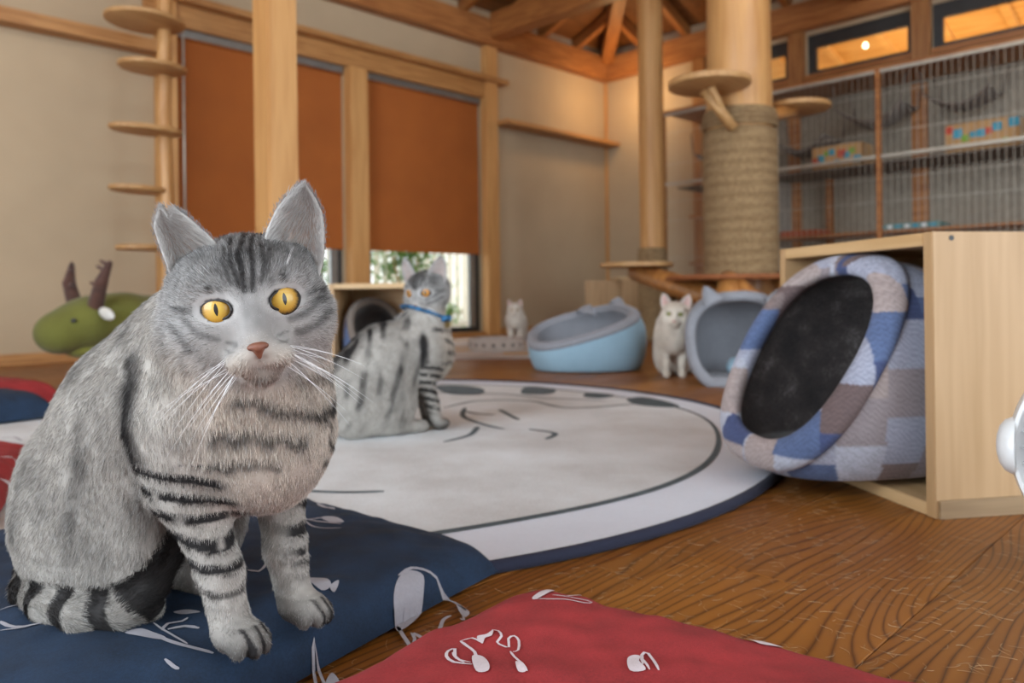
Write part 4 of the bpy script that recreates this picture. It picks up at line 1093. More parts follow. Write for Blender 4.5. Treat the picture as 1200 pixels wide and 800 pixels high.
# ================================================================== CATS
def rotm(f, roll_=0.0):
    """rows: right-of-picture axis a, forward f, up u for a head facing f (the cat's own left is +a)"""
    f = np.array(f, float); f /= np.linalg.norm(f); z = np.array((0, 0, 1.0))
    a = np.cross(z, f); a /= np.linalg.norm(a); u = np.cross(f, a)
    a2 = a * math.cos(roll_) + u * math.sin(roll_); u2 = u * math.cos(roll_) - a * math.sin(roll_)
    return np.stack([a2, f, u2])

def cat_prims(fl, hc, RH, o):
    """everything in the cat's frame: x forward, y to its left, z up from the surface it sits on"""
    E_ = fl.ell; K = fl.cap
    def h(a, f, u): return hc + a * RH[0] + f * RH[1] + u * RH[2]
    tl = o.get('tall', 1.0)
    if tl != 1.0:
        E0, K0 = E_, K
        def E_(c, r, k=.02, op='+', R=None): E0((c[0], c[1], c[2] * tl), (r[0], r[1], r[2] * (tl if R is None else 1)), k, op, R)
        def K(a_, b_, ra, rb, k=.02): K0((a_[0], a_[1], a_[2] * tl), (b_[0], b_[1], b_[2] * tl), ra, rb, k)
    # trunk
    E_((-.195, 0, .085), (.086, .070, .086), .03)
    K((-.182, 0, .105), (-.125, 0, .165), .082, .078, .04)
    wz = o.get('wz', 0)
    K((-.125, 0, .165 - wz * .5), (-.060, -.004, .215 - wz), .077, .062, .04)
    E_((-.020, 0, .180), (.060, .056, .070), .04)
    hq = hc / np.array((1, 1, tl)); nk = o.get('neck', 1.0)
    K((-.060 + wz, -.004, .215 - wz), hq * .55 + np.array((-.045 + wz, 0, .225 - wz)) * .45, .064 * (.45 + .55 * nk), .056 * nk, .04)
    K(hq * .75 + np.array((-.02, 0, .22)) * .25 + np.array((0, 0, -.012)), (-.005, 0, .17), .048 * nk, .050, .04)
    E_((.000, 0, .152), (.042, .036, .046), .03)
    # haunches
    for sy in (-1, 1):
        hx, hw = o.get('hx', 0), o.get('hw', 1)
        E_((-.158 + hx * .35, sy * .042 * hw, .078), (.078, .036, .076), .025 if hx == 0 else .014)
        E_((-.205, sy * .036, .060), (.058, .038, .062), .025)
        K((-.17 + hx, sy * .036 * hw, .022), (-.125 + hx, sy * .034 * hw, .016), .020, .016, .012)
        E_((-.115 + hx * 1.15, sy * .034 * hw, .014), (.024, .016, .014), .010)
    # forelegs
    for sy, (sx, x1) in ((-1, (-.030, -.004)), (1, (-.020, -.000))):
        yy = -.034 if sy < 0 else .030
        K((sx - .010, sy * .048, .175), (sx - .012, sy * .042, .125), .034, .026, .03)
        K((sx - .012, sy * .042, .125), (sx * .5, yy, .060), .0240, .0160, .014)
        K((sx * .5, yy, .060), (x1, yy, .018), .0160, .0145, .010)
        E_((x1 + .012, yy, .0135), (.022, .0168, .0135), .008)
        if o['fine']:
            for q, (dx, dy) in enumerate(((.021, -.0125), (.029, -.0045), (.029, .0045), (.021, .0125))):
                E_((x1 + dx, yy + dy, .0100), (.0095, .0048, .0086), .0012)
    # tail
    if tl != 1.0: E_, K = E0, K0
    t = o['tail']
    for (p, r0), (q, r1) in zip(t, t[1:]): K(p, q, r0, r1, .008)
    # head
    def HE(c, r, k=.012, op='+', tilt=0.0):
        R = RH
        if tilt: ca, sa = math.cos(tilt), math.sin(tilt); R = np.stack([RH[0] * ca + RH[2] * sa, RH[1], RH[2] * ca - RH[0] * sa])
        E_(h(*c), r, k, op, R)
    HE((0, -.010, .006), (.050, .054, .043), .02)
    HE((0, -.035, -.005), (.044, .040, .042), .02)
    for s_ in (-1, 1):
        HE((s_ * .030, -.002, -.020), (.029, .034, .025), .018)
        HE((s_ * .023, .028, .012), (.019, .014, .011), .012)       # brow
        HE((s_ * .0110, .044, -.0425), (.0130, .0130, .0100), .006)  # whisker pad
        HE((s_ * .038, -.014, .024), (.014, .012, .014), .014)
    K(h(0, .028, .018), h(0, .050, -.027), .0165, .0100, .012)      # bridge of the nose
    HE((0, .053, -.0355), (.0085, .0065, .0055), .004)
    HE((0, .036, -.0545), (.0130, .0115, .0080), .007)               # chin
    for s_ in (-1, 1):                                              # sockets
        HE((s_ * .0232, .046, -.004), (.0096, .016, .0064), .0018, '-', s_ * .22)

def head_xyz(P, hc, RH): return (P - hc) @ RH.T

FACE = [  # tabby marks on the face: (a, u) mm from the middle of the head, half width, strength
    ([(3.4, 47), (-1.9, 28), (-1.4, 8)], 2.2, .95), ([(9.5, 46), (6.0, 27), (3.2, 6)], 2.0, .9), ([(-6.5, 44), (-7.5, 26), (-5, 11)], 1.9, .85),
    ([(15, 38), (14.5, 25), (9, 10)], 1.9, .75), ([(-12, 36), (-13, 26), (-9.5, 13)], 1.8, .7), ([(20, 32), (17, 22), (13.5, 13)], 1.5, .5), ([(-18, 30), (-17, 22), (-14, 14)], 1.5, .45),
    ([(-26.0, 11), (-25.2, 8)], 2.4, .7), ([(-18, 9.5), (-17.8, 5)], 2.2, .5), ([(24.0, 13), (24, 9)], 2.4, .7), ([(16, 11), (16.2, 5)], 2.2, .5),
    ([(-34, -3.6), (-52, -.5)], 1.9, .7), ([(36, -4), (54, -1)], 2.0, .75), ([(-45, -8), (-38, -19), (-26, -25)], 2.4, .55), ([(24, -20), (36, -17), (53, -6)], 2.8, .6),
    ([(-54, -14), (-44, -28)], 2.6, .5), ([(28, -29), (42, -27), (54, -18)], 2.8, .6), ([(33, -10), (46, -9)], 2.0, .4),
    ([(-13, -30), (-20, -29)], .8, .5), ([(-13, -34), (-21, -34)], .8, .5), ([(13, -30), (20, -29)], .8, .5), ([(13, -34), (21, -34)], .8, .5)]

def coat_tabby(P, hc, RH, o):
    Q = head_xyz(P, hc, RH); n = len(P); rh = np.linalg.norm(Q, axis=1)
    P = P.copy(); P[:, 2] /= o.get('tall', 1.0)
    x, y, z = P[:, 0], P[:, 1], P[:, 2]
    n1 = vnoise(P, 35, 1); n2 = vnoise(P, 90, 2); n3 = vnoise(P, 14, 3); n4 = vnoise(P, 260, 4)
    base = np.tile(np.array([[.47, .438, .395]]), (n, 1))
    head = ss(-rh, -.078, -.060)
    d = np.zeros(n)
    # soft vertical bands on the flank, ticked back
    s_ = x * 1.0 - z * .30 + (n3 - .5) * .05
    band = np.sin(s_ * 2 * PI / .040)
    flank = (1 - head) * ss(-x, .035, .075) * ss(z, .0, .05)
    d += flank * (.20 + .26 * o.get('bands', 1) * ss(band, -.1, .8) * ss(n1, .2, .6) + .30 * (n1 - .5) + .22 * (n2 - .5))
    # light haunch and side
    sp, _ = segdist(P, [(-.29, 0, .12), (-.235, 0, .20), (-.16, 0, .262), (-.10, 0, .29), (-.07, -.0, .32)])
    d += (1 - head) * .60 * ss(-sp, -.070, -.020)
    for pts, w, k in (([(-.055, -.075, .225), (-.052, -.08, .165), (-.042, -.07, .12), (-.045, -.06, .085)], .011, .75),
                      ([(-.055, .075, .225), (-.052, .08, .165), (-.042, .07, .12)], .011, .75),
                      ([(-.12, -.09, .20), (-.105, -.09, .13), (-.11, -.09, .08)], .008, .28), ([(-.17, -.10, .18), (-.155, -.10, .10), (-.13, -.1, .05)], .008, .25),
                      ([(-.02, -.07, .232), (.0, -.06, .225)], .006, .4)):
        q, _ = segdist(P + np.stack([n1 - .5, n2 - .5, n1 - n2], 1) * .006, pts); d += (1 - head) * k * ss(-q, -w * 1.5, -w * .5)
    PF = np.stack([y + (n1 - .5) * .006, z + (n2 - .5) * .008 + (n1 - .5) * .006, np.zeros(n)], 1)
    for pts, w, k in (([(-.06, .196), (-.035, .186), (0, .182), (.04, .19)], .0045, .8), ([(-.06, .172), (-.04, .166), (-.012, .163)], .0038, .75), ([(.012, .178), (.022, .172)], .003, .7),
                      ([(-.055, .150), (-.03, .143)], .004, .7), ([(.02, .160), (.045, .150)], .0035, .8), ([(.018, .143), (.04, .132)], .0035, .8),
                      ([(-.06, .222), (-.02, .210), (.03, .212), (.06, .225)], .005, .55)):
        q, _ = segdist(PF, [(p[0], p[1], 0) for p in pts]); d += (1 - head) * (x > -.03) * k * ss(-q, -w * 1.5, -w * .5)
    # rings on the forelegs
    leg = (x > -.062) & (z < .150) & (np.abs(y) > .012) & ((x < .020) | (z < .09))
    ph = z + .10 * (np.abs(y) - .034) * 1.0 + .22 * (x + .015) + (n1 - .5) * .008 + np.where(y > 0, .006, 0)
    per = np.where(z > .055, .0175, .0120)
    ring = np.cos(ph * 2 * PI / per)
    outer = np.where(y < 0, ss(-y, .014, .030), ss(y, .012, .034))
    st = ss(ring, -.15, .35) * ss(z, .030, .05) * (.12 + .88 * outer) * np.where(z > .055, 1, .85)
    lm = leg * ss(-x, -.016, .0) ; lm = np.where(z < .09, leg * 1.0, lm)
    d = d * (1 - lm) + lm * (.14 + .22 * (n1 - .4) + .95 * st * ss(n2, .02, .3))
    paw = (z < .024) & (x > -.03); toe = np.minimum(np.minimum(np.abs(np.abs(y) - .034), np.abs(np.abs(y) - .0255)), np.abs(np.abs(y) - .0425))
    d = np.where(paw, .55 * ss(-toe, -.0022, -.0006) * (x > .016) + .28 + .35 * ss(-z, -.020, -.008) + .5 * (n1 - .4), d)
    # inside of the belly is dark
    # tail
    tp = [np.array(p) for p, r in o['tail']]
    q, par = segdist(P, tp); ntl = len(tp) - 1
    L = np.concatenate([[0], np.cumsum([np.linalg.norm(b_ - a_) for a_, b_ in zip(tp, tp[1:])])]); sarc = np.interp(par, np.arange(len(L)), L)
    rg = np.sin(sarc * 2 * PI / .036 + .8 + (n1 - .5) * 1.2)
    near = q < .024
    dt = np.where(sarc > L[-1] - o.get('tip', .055), .97, .26 + .72 * ss(rg, -.35, .05))
    d = np.where(near & (z < .09) & (x < -.07), dt, d)
    # face
    a, f, u = Q[:, 0] * 1000, Q[:, 1] * 1000, Q[:, 2] * 1000
    front = ss(f, -10, 6)
    hd = .30 + .40 * (n1 - .5) + .25 * (n2 - .5) + .10 * (n4 - .5) + .34 * ss(u, -2, 34)
    PA = np.stack([a + (n1 - .5) * 5 + (n2 - .5) * 3, u + (n2 - .5) * 5 + (n1 - .5) * 3, np.zeros(n)], 1)
    for pts, w, k in FACE:
        q, _ = segdist(PA, [(p[0], p[1], 0) for p in pts]); hd = np.maximum(hd, hd + (k * (1 - hd)) * ss(-q, -w * 1.7, -w * .35) * front)
    # stripes run on over the top of the head
    hd += ss(-f, -4, 14) * .5 * ss(np.sin(a / 2.1 + n1 * 2), .1, .7) * ss(np.abs(a), 34, 22) * ss(u, 10, 30)
    # pale round the eyes, muzzle and chin
    for s_ in (-1, 1):
        ex = (a - s_ * 23.2) / 10.0; eu = (u + 4) / 7.0; er = np.sqrt(ex ** 2 + eu ** 2)
        hd = np.where(f > 15, hd * (1 - .75 * ss(-er, -2.0, -1.35)), hd)
        hd = np.where((f > 15) & (er < 1.10), 1.0, hd)
    muz = np.sqrt((a / 22) ** 2 + ((u + 45) / 13) ** 2)
    hd = hd * (1 - .75 * ss(-muz, -1.25, -.8) * front)
    nb_ = ss(-np.abs(a), -8, -4) * ss(-np.abs(u + 14), -14, -6) * front; hd = hd * (1 - nb_) + nb_ * .42
    d += (1 - head) * ss(x, -.04, .0) * (.22 * (n1 - .35) + .22 * (n2 - .4))
    d = d * (1 - head) + hd * head
    d = np.clip(d, 0, 1)
    warm = (1 - head) * ss(x, -.03, .03) * ss(z, .06, .12) * .6 + head * ss(-u, 10, 40) * .5
    base = base * (1 - warm[:, None]) + np.array([[.58, .48, .38]]) * warm[:, None]
    base = base * (1 - .5 * head[:, None]) + np.array([[.53, .53, .54]]) * .5 * head[:, None]
    dk = np.array([[.012, .010, .010]])
    c = base * (1 - d[:, None]) + dk * d[:, None]
    mouth = ss(-np.abs(u + 50.0 - np.abs(a) * .22), -1.1, -.4) * (np.abs(a) < 15) * front
    mouth = np.maximum(mouth, ss(-np.abs(a), -.8, -.3) * (u < -40) * (u > -50) * front) * .8 * head
    c = c * (1 - mouth[:, None]) + np.array([[.05, .025, .02]]) * mouth[:, None]
    return c * (.86 + .28 * n4[:, None])

def coat_white(P, hc, RH, o):
    Q = head_xyz(P, hc, RH); n1 = vnoise(P, 40, 1); n2 = vnoise(P, 14, 2)
    c = np.tile(np.array([[.80, .73, .63]]), (len(P), 1))
    rh = np.linalg.norm(Q, axis=1); head = ss(-rh, -.075, -.06)
    g = o.get('cream', .5) * ((1 - head) * ss(n2, .4, .65) * .35 + head * ss(Q[:, 2], -.01, .03) * .45)
    c = c * (1 - g[:, None]) + np.array([[.50, .39, .29]]) * g[:, None]
    for s_ in (-1, 1):
        er = np.sqrt(((Q[:, 0] - s_ * .0232) / .0100) ** 2 + ((Q[:, 2] + .004) / .0070) ** 2)
        c = np.where(((Q[:, 1] > .015) & (er < 1.2))[:, None], np.array([[.20, .13, .10]]), c)
    return c * (.88 + .24 * n1[:, None])

def eye_mat(name, c_in, c_out, slit):
    M, t, b = nt(name); sp = N(t, 'ShaderNodeSeparateXYZ'); tc = N(t, 'ShaderNodeTexCoord'); t.links.new(tc.outputs['Object'], sp.inputs[0])
    x, z = sp.outputs[0], sp.outputs[2]
    r = mth(t, 'SQRT', mth(t, 'ADD', mth(t, 'MULTIPLY', x, x), mth(t, 'MULTIPLY', z, z)))
    an = mth(t, 'ARCTAN2', x, z)
    nv = N(t, 'ShaderNodeCombineXYZ'); t.links.new(mth(t, 'MULTIPLY', an, 3), nv.inputs[0]); t.links.new(mth(t, 'MULTIPLY', r, 60), nv.inputs[1])
    fib = noise(t, nv.outputs[0], 4, 3)
    rr = mth(t, 'ADD', mth(t, 'MULTIPLY', r, 80), mth(t, 'MULTIPLY', fib, .25))
    iris = ramp(t, rr, [(.25, c_in), (.75, c_out), (.93, tuple(v * .35 for v in c_out)), (1.0, (.012, .010, .008))])
    px_ = mth(t, 'DIVIDE', x, slit[0]); pz = mth(t, 'DIVIDE', z, slit[1])
    pu = mth(t, 'LESS_THAN', mth(t, 'ADD', mth(t, 'POWER', mth(t, 'ABSOLUTE', px_), 1.3), mth(t, 'POWER', mth(t, 'ABSOLUTE', pz), 1.8)), 1.0)
    mx = N(t, 'ShaderNodeMix', data_type='RGBA'); t.links.new(pu, mx.inputs[0]); t.links.new(iris, mx.inputs[6]); mx.inputs[7].default_value = (.004, .004, .004, 1)
    t.links.new(mx.outputs[2], b.inputs['Base Color']); setin(b, Roughness=.55); b.inputs['Coat Weight'].default_value = .5; b.inputs['Coat Roughness'].default_value = .02
    return M
mEyeA = eye_mat('amber_eye', (.60, .40, .06), (.50, .27, .03), (.0015, .0046))
mEyeO = eye_mat('orange_eye', (.62, .30, .04), (.50, .20, .02), (.0032, .0066))
mEyeG = eye_mat('green_eye', (.40, .42, .12), (.28, .30, .08), (.0025, .0066))
mLid = plain('dark_eyelid', (.012, .009, .008), .5, .1, 100); mLidP = plain('pink_eyelid', (.30, .17, .14), .6, .1, 100)
mNose = plain('brick_nose', (.19, .070, .040), .45, .1, 200, .3)
mNoseP = plain('pink_nose', (.55, .28, .24), .5, .1, 100)
mWhisk = hair_mat('whisker_white', .3)
mClaw = plain('claw', (.35, .3, .26), .4)

def ear_mesh(inner, outer, hc, RH, cup, colf, notch=None, lean=-.004):
    """cupped ear from its two edge lines given as (a, f, u) metres in the head frame"""
    ns, nt_ = 22, 20; V = np.zeros((nt_, ns, 3)); S_ = np.zeros((nt_, ns)); T_ = np.zeros((nt_, ns))
    def crv(L, t):
        L = np.array(L, float); k = np.linspace(0, 1, len(L)); return np.array([np.interp(t, k, L[:, i]) for i in range(3)])
    for i in range(nt_):
        t = i / (nt_ - 1); A = crv(inner, t); B = crv(outer, t)
        for j in range(ns):
            s_ = j / (ns - 1); p = A * (1 - s_) + B * s_
            q = 4 * s_ * (1 - s_)
            p[1] += -cup * q * (1 - t) ** .55
            p[2] += .010 * q * (t ** 3) if notch is None else notch(s_, t)
            V[i, j] = p; S_[i, j] = s_; T_[i, j] = t
    P = V.reshape(-1, 3) @ RH + hc
    i, j = np.meshgrid(np.arange(nt_ - 1), np.arange(ns - 1), indexing='ij'); a = (i * ns + j).ravel()
    F = np.stack([a, a + 1, a + ns + 1, a + ns], 1)
    return P, F, S_.ravel(), T_.ravel()

def fur_for(V, F, coat, flow, length, N_, rad, mat, parent, seed, hc, RH, o, lift=.32, tipw=.35, keep=None):
    r_ = np.random.RandomState(seed)
    vn, fn = vnormals(V, F); area_ = np.linalg.norm(fn, axis=1)
    idx = r_.choice(len(F), N_, p=area_ / area_.sum())
    u, v = r_.rand(N_), r_.rand(N_)
    w = np.stack([(1-u)*(1-v), u*(1-v), u*v, (1-u)*v], 1)
    P = (V[F[idx]] * w[..., None]).sum(1); Nn = (vn[F[idx]] * w[..., None]).sum(1); Nn /= np.linalg.norm(Nn, axis=1)[:, None] + 1e-9
    k = np.ones(N_, bool) if keep is None else keep(P)
    P, Nn = P[k], Nn[k]; n = len(P)
    L = length(P)
    fl_ = flow(P, Nn); fl_ = fl_ - Nn * (fl_ * Nn).sum(1)[:, None]; fl_ /= np.linalg.norm(fl_, axis=1)[:, None] + 1e-6
    cl = np.stack([vnoise(P, 110, 11), vnoise(P, 110, 12), vnoise(P, 110, 13)], 1) - .5
    D = fl_ + Nn * (lift + .25 * (vnoise(P, 45, 9) - .5))[:, None] + cl * .55 + r_.normal(0, .13, (n, 3))
    D /= np.linalg.norm(D, axis=1)[:, None]
    L = L * r_.uniform(.65, 1.15, n)
    c = coat(P + fl_ * .0, hc, RH, o)
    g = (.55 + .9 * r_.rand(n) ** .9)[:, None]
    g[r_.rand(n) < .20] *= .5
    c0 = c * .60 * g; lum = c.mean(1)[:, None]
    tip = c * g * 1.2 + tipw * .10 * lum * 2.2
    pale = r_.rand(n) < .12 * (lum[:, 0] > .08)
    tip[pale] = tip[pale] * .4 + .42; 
    return hair_object('fur', P - Nn * .0006, D, L, np.full(n, rad) * r_.uniform(.7, 1.2, n), c0, np.clip(tip, 0, .9), mat, parent, 4, .12)

def make_cat(name, label, lat, z0, h0, head_cam, hc, hf, hroll, o):
    """heading given as an angle in the viewer's plan (0 = right, 90 = away)"""
    root = empty(name, C(lat, z0, h0), math.radians(head_cam - 45), label, 'cat', o.get('group'))
    sc_ = o.get('scale', 1.0); root.scale = (sc_,) * 3
    hc = np.array(hc, float); RH = rotm(hf, hroll)
    res = o['res']
    lo = np.array([-.38, -.14, -.004]); hi = np.array([.12, .14, .44])
    fl_ = Field(lo, hi, res); cat_prims(fl_, hc, RH, o)
    V, F = fl_.mesh(1 if o['fine'] else 2); V[:, 2] = np.maximum(V[:, 2], 0.0005)
    coat = o['coat']
    me = np_mesh('body', V, F); set_col(me, np.clip(coat(V, hc, RH, o) * .8, 0, 1)); body = link('body', me, mSkin, root)
    # eyes and nose
    Rm = Matrix([[-RH[0][i], RH[1][i], RH[2][i]] for i in range(3)])
    q = Rm.to_quaternion()
    def H3(a, f, u): return Vector(hc + a * RH[0] + f * RH[1] + u * RH[2])
    for s_ in (-1, 1):
        bm = bmesh.new(); bmesh.ops.create_uvsphere(bm, u_segments=40, v_segments=28, radius=.0170)
        e_ = bm_obj('eye', bm, o['eye'], root, True, loc=H3(s_ * .0196, .0271, -.0040)); e_.rotation_euler = (q @ Quaternion((0, 0, 1), s_ * .22)).to_euler()
    QV = head_xyz(V, hc, RH); mE = QV[:, 1] > .012
    for s_ in (-1, 1):
        bm = bmesh.new(); pts = []; rr = []
        ct, st2 = math.cos(s_ * .22), math.sin(s_ * .22)
        for k in range(37):
            a_ = 2 * PI * k / 36; ea = .0103 * math.cos(a_); eu = .0067 * math.sin(a_) * (1 - .12 * math.cos(a_) * s_)
            aa = s_ * .0232 + ea * ct - eu * st2; uu = -.004 + ea * st2 + eu * ct
            aa2 = s_ * .0232 + (aa - s_ * .0232) * 1.16; uu2 = -.004 + (uu + .004) * 1.16
            dd = (QV[:, 0] - aa2) ** 2 + (QV[:, 2] - uu2) ** 2 + (~mE) * 9; i4 = np.argsort(dd)[:6]; ff = QV[i4, 1].mean()
            pts.append(H3(aa, ff - .0006, uu)); rr.append(.0010 if o['fine'] else .0013)
        pf = [pts[(k - 1) % 36] * .25 + pts[k] * .5 + pts[(k + 1) % 36] * .25 for k in range(36)]; pf.append(pf[0])
        tube_bm(bm, pf, rr, 8, False); bm_obj('eyelid_rim', bm, mLid if o['coat'] is coat_tabby else mLidP, root, True)
    f = Field((-.02, -.012, -.015), (.02, .012, .012), .0008)
    f.ell((0, 0, .002), (.0074, .0045, .0034), .002); f.cap((0, 0, 0), (0, -.001, -.0055), .0038, .0015, .002)
    f.ell((-.0048, .003, -.0005), (.0018, .003, .0013), .001, '-'); f.ell((.0048, .003, -.0005), (.0018, .003, .0013), .001, '-')
    nv, nf = f.mesh(1); e_ = link('nose', np_mesh('nose', nv, nf), o['nose'], root, loc=H3(0, .0590, -.0355)); e_.rotation_euler = q.to_euler()
    # ears
    def ncf(s_, t): return 0
    def clip_notch(s_, t): return .010 * 4 * s_ * (1 - s_) * t ** 3 - (.014 * max(0, 1 - abs(s_ - .30) / .26)*.8 * ss(np.array(t), .55, 1.0)) - .001 * t
    EL_in = [(-.010, .012, .034), (-.0225, .012, .052), (-.034, .009, .067), (-.0405, .004, .0745)]
    EL_out = [(-.049, -.006, .010), (-.053, -.004, .030), (-.0555, -.002, .048), (-.0575, .000, .063)]
    ER_in = [(.0135, .012, .032), (.0200, .012, .048), (.0295, .010, .063), (.0375, .006, .0715), (.0455, .003, .0745)]
    ER_out = [(.0500, -.004, .002), (.0580, -.002, .020), (.0620, .000, .040), (.0630, .000, .056), (.0600, .001, .0665)]
    if not o.get('clipped'): EL_in = [(-a, b_, c) for a, b_, c in ER_in]; EL_out = [(-a, b_, c) for a, b_, c in ER_out]
    for (i_, o_, nf_) in ((EL_in, EL_out, clip_notch if o.get('clipped') else None), (ER_in, ER_out, None)):
        P, Fq, s_, t_ = ear_mesh(i_, o_, hc, RH, .013, None, nf_)
        me = np_mesh('ear', P, Fq)
        k = ss(np.minimum(s_, 1 - s_) * 4, 0.1, .9) * ss(1 - t_, .02, .25)
        ci = np.array(o['ear_in']); ce_ = np.array(o['ear_rim'])
        set_col(me, ce_[None] * (1 - k[:, None]) + ci[None] * k[:, None])
        eo = link('ear', me, mEar, root); md = eo.modifiers.new('s', 'SOLIDIFY'); md.thickness = .0022; md.offset = 0
        if o['nh'] > 0:
            r_ = np.random.RandomState(5); m_ = o.get('earhair', 1500)
            vn, _ = vnormals(P, Fq)
            vn *= np.sign((vn @ RH[1]))[:, None]
            ii = r_.randint(0, len(P), m_); jit = r_.normal(0, .0008, (m_, 3))
            sgn = 1 if i_[0][0] > 0 else -1
            # long pale hairs sweep outwards from the inner edge
            D = RH[0][None] * (sgn * (.1 + .55 * (1 - s_[ii])))[:, None] + RH[2][None] * .8 + vn[ii] * .28 + r_.normal(0, .16, (m_, 3))
            D /= np.linalg.norm(D, axis=1)[:, None]
            L = (.015 * (1 - .75 * t_[ii]) * (1 - .55 * s_[ii])) * r_.uniform(.6, 1.1, m_) + .002
            c = np.tile(np.array([o['ear_hair']]), (m_, 1)) * r_.uniform(.7, 1.1, (m_, 1))
            hair_object('ear_hair', P[ii] + jit + vn[ii] * .001, D, L, np.full(m_, o['hr'] * .9), c * .8, c, mFur, root, 4, 0)
            # short coat on the back and along the rim
            m2 = m_ * 2; ii = r_.randint(0, len(P), m2)
            D = RH[2][None] * 1.0 - vn[ii] * .12 + r_.normal(0, .12, (m2, 3)) + RH[0][None] * sgn * .2; D /= np.linalg.norm(D, axis=1)[:, None]
            c = np.tile(np.array([o['ear_back']]), (m2, 1)) * r_.uniform(.6, 1.2, (m2, 1))
            hair_object('ear_fur', P[ii] - vn[ii] * .0016 + r_.normal(0, .0009, (m2, 3)), D, .0026 * r_.uniform(.6, 1.1, m2), np.full(m2, o['hr']), c * .8, c * 1.1, mFur, root, 3, 0)
    # fur
    if o['nh'] > 0:
        tp = [np.array(p) for p, r in o['tail']]
        def flow(P, Nn):
            Q = head_xyz(P, hc, RH); rh = np.linalg.norm(Q, axis=1); head = ss(-rh, -.085, -.062)[:, None]
            back = np.array([[-.35, 0, -.9]]); down = np.array([[0, 0, -1.0]])
            b_ = np.where((P[:, 0] > -.05)[:, None], down + np.array([[.0, 0, 0]]), back)
            q, par = segdist(P, tp); i = np.clip(par.astype(int), 0, len(tp) - 2)
            td = np.array([(b2 - a2) / np.linalg.norm(b2 - a2) for a2, b2 in zip(tp, tp[1:])])[i]
            b_ = np.where(((q < .024) & (P[:, 0] < -.07) & (P[:, 2] < .09))[:, None], td, b_)
            hs = Q - np.array([[0, .062, -.033]]); hs = hs / (np.linalg.norm(hs, axis=1)[:, None] + 1e-6)
            hs = hs @ RH
            return b_ * (1 - head) + hs * head
        def length(P):
            Q = head_xyz(P, hc, RH); rh = np.linalg.norm(Q, axis=1); head = ss(-rh, -.085, -.058)
            nd = np.linalg.norm(Q - np.array([[0, .058, -.035]]), axis=1)
            Lh = .0018 + .0062 * ss(nd, .012, .075)
            Lb = np.where(P[:, 2] < .06, .0048, .0068) ; Lb = np.where((P[:, 0] > -.062) & (P[:, 2] < .15), .0045, Lb)
            Lb = np.where((P[:, 0] > -.03) & (P[:, 2] < .03), .0032, Lb)
            q, par = segdist(P, tp); Lb = np.where((q < .024) & (P[:, 0] < -.07) & (P[:, 2] < .09), .0075, Lb)
            L = Lb * (1 - head) + Lh * head
            for s_ in (-1, 1):
                er = np.sqrt(((Q[:, 0] - s_ * .0232) / .0100) ** 2 + ((Q[:, 2] + .004) / .0070) ** 2)
                L = np.where((Q[:, 1] > .015) & (er < 1.45), .0013, L)
            return L
        def keep(P):
            Q = head_xyz(P, hc, RH); k = np.ones(len(P), bool)
            for s_ in (-1, 1):
                er = np.sqrt(((Q[:, 0] - s_ * .0232) / .0100) ** 2 + ((Q[:, 2] + .004) / .0070) ** 2)
                k &= ~((Q[:, 1] > .015) & (er < 1.04))
            k &= ~((np.abs(Q[:, 0]) < .0075) & (Q[:, 2] > -.043) & (Q[:, 2] < -.0325) & (Q[:, 1] > .045))
            return k
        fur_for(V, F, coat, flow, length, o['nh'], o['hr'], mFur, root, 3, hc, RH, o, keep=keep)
    if o.get('whisk', True):
        r_ = np.random.RandomState(9); P0 = []; D = []; L = []
        for s_ in (-1, 1):
            for k in range(15):
                a = s_ * r_.uniform(.010, .021); u = r_.uniform(-.048, -.035)
                P0.append(np.array(H3(a, .050 - abs(a) * .35, u))); d = s_ * RH[0] * r_.uniform(.7, 1.1) + RH[1] * r_.uniform(.1, .45) + RH[2] * r_.uniform(-1.1, -.1)
                D.append(d / np.linalg.norm(d)); L.append(r_.uniform(.035, .070))
            for k in range(4):
                P0.append(np.array(H3(s_ * r_.uniform(.018, .028), .034, .012))); d = s_ * RH[0] * .4 + RH[1] * .5 + RH[2] * 1.0; D.append(d / np.linalg.norm(d)); L.append(r_.uniform(.02, .032))
        n = len(P0); c = np.full((n, 3), .8)
        hair_object('whiskers', np.array(P0), np.array(D), np.array(L), np.full(n, .00017 if o['fine'] else .0003), c, c, mWhisk, root, 6, .18)
    root_V = V
    return root, hc, root_V, H3

def dirl(lat, z, h, heading):   # a viewer-plan direction turned into a cat's own frame
    a = math.radians(heading); return np.array([lat * math.cos(a) + z * math.sin(a), -lat * math.sin(a) + z * math.cos(a), h])
HD = -29.4
TAIL1 = [((-.262, -.010, .045), .017), ((-.255, -.042, .022), .015), ((-.232, -.060, .016), .0145), ((-.181, -.072, .0150), .0145), ((-.140, -.070, .0155), .0140), ((-.110, -.055, .020), .0140), ((-.096, -.038, .036), .0135), ((-.088, -.022, .064), .011)]
make_cat('grey_tabby_cat', 'large silver tabby cat with a notched ear sitting on the navy cushion, facing the viewer', -.202, .625, .047, HD,
         (.0235, -.035, .273), dirl(.20, -.60, .0, HD), .150,
         dict(res=.0024, fine=True, coat=coat_tabby, tail=TAIL1, eye=mEyeA, nose=mNose, nh=320000, hr=.00013, clipped=True,
              ear_in=(.34, .26, .22), ear_rim=(.46, .44, .42), ear_hair=(.55, .53, .51), ear_back=(.28, .27, .27), earhair=2600))
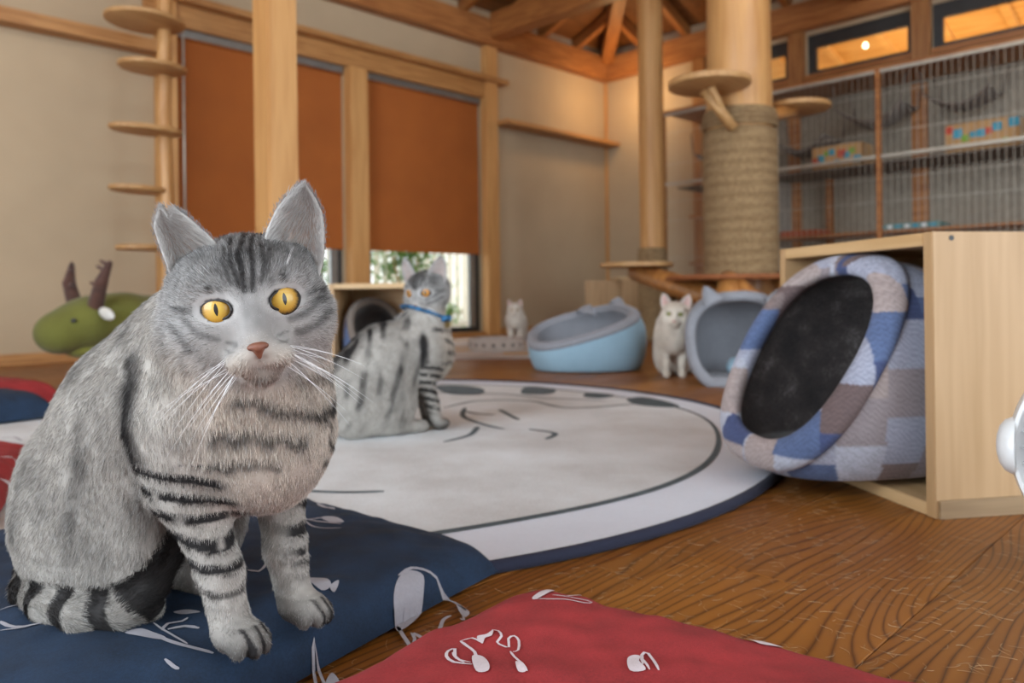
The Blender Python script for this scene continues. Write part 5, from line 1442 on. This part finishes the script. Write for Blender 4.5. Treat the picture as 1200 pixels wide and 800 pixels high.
# the second tabby on the rug
HD2 = 30
TAIL2 = [((-.250, 0, .035), .016), ((-.285, .01, .018), .014), ((-.32, .035, .014), .013), ((-.345, .07, .013), .012), ((-.35, .10, .012), .009)]
r2, hc2, RH2, H32 = make_cat('grey_tabby_cat', 'slim silver tabby cat with a blue collar sitting on the round rug', -.190, 1.80, .0125, HD2,
         (-.010, .010, .340), dirl(-.40, -.92, -.10, HD2), .03,
         dict(res=.004, fine=False, coat=coat_tabby, tail=TAIL2, eye=mEyeO, nose=mNose, nh=70000, hr=.00028, tall=1.10, scale=.95, neck=.66, tip=.0, hx=.055, hw=1.22, bands=1.9, wz=.030,
              ear_in=(.46, .36, .33), ear_rim=(.35, .33, .32), ear_hair=(.6, .58, .56), ear_back=(.26, .25, .25), earhair=500))
cl = empty('collar', (0, 0, 0), 0, 'blue patterned cat collar with a small brass tag on the slim tabby', 'collar')
mCol = plain('blue_collar_band', (.012, .09, .20), .5, .8, 60); mBrass = plain('brass_tag', (.35, .26, .10), .35, metal=.8)
def collar_at(root, V, c, tilt):
    """a band that follows the neck: centre c, plane dropping towards the chest by tilt per metre"""
    c = np.array(c); ex = sn((1, 0, -tilt)); ey = np.array((0, 1.0, 0)); nz = np.cross(ex, ey)
    q = V - c; m_ = (np.abs(q @ nz) < .006) & (np.linalg.norm(q, axis=1) < .085); q = q[m_]
    an = np.arctan2(q @ ey, q @ ex); rr = np.hypot(q @ ex, q @ ey); R = []
    for k in range(48):
        a = 2 * PI * k / 48; dd = np.abs((an - a + PI) % (2 * PI) - PI); R.append(rr[dd < .22].max() if (dd < .22).any() else .05)
    R = [np.mean([R[(k + d_) % 48] for d_ in range(-2, 3)]) + .0065 for k in range(48)]
    R = [min(r_, .057) for r_ in R]
    pts = [Vector(ex * R[k % 48] * math.cos(2 * PI * k / 48) + ey * R[k % 48] * math.sin(2 * PI * k / 48)) for k in range(49)]
    bm = bmesh.new(); tube_bm(bm, pts, .0052, 10, False); bm_obj('band', bm, mCol, cl, True)
    k = 41; p = pts[k]; d_ = p.normalized()
    for s_ in (-1, 1):
        bmb = bmesh.new(); bmesh.ops.create_icosphere(bmb, subdivisions=2, radius=.009)
        bm_obj('bow_loop', bmb, mCol, cl, True, loc=p + d_ * .008 + Vector((-d_.y, d_.x, 0)) * .011 * s_, rot=(0, 0, 0))
    latheo('tag', [(0, -.001), (.011, -.001), (.011, .001), (0, .001)], mBrass, cl, 24, loc=p + d_ * .010 + Vector((0, 0, -.017)), rot=(0, PI / 2, math.atan2(d_.y, d_.x)))
    cl.matrix_world = root.matrix_basis @ Matrix.Translation(c)
collar_at(r2, RH2, (-.016, .010, .283), .35)
# pale kittens
TAILW = [((-.255, 0, .035), .016), ((-.28, .04, .018), .014), ((-.24, .085, .013), .012), ((-.18, .10, .011), .008)]
W_ = dict(res=.005, fine=False, coat=coat_white, tail=TAILW, eye=mEyeG, nose=mNoseP, nh=22000, hr=.0004, scale=.90, whisk=False,
          ear_in=(.66, .42, .38), ear_rim=(.6, .55, .5), ear_hair=(.7, .65, .6), ear_back=(.55, .48, .40), earhair=200, cream=.7)
make_cat('white_cat', 'cream white cat sitting between the blue open bed and the grey-rimmed cave bed', .612, 2.90, .0, -100, (.022, .004, .272), dirl(-.30, -1, .06, -100), -.05, W_)
make_cat('white_cat', 'far white cat sitting below the pale wall, behind the paw-print scratcher', .02, 5.30, .0, -96, (.018, 0, .268), dirl(-.08, -1, 0, -96), .0, dict(W_, nh=12000, hr=.0006, scale=.84, cream=.15, eye=mEyeA))
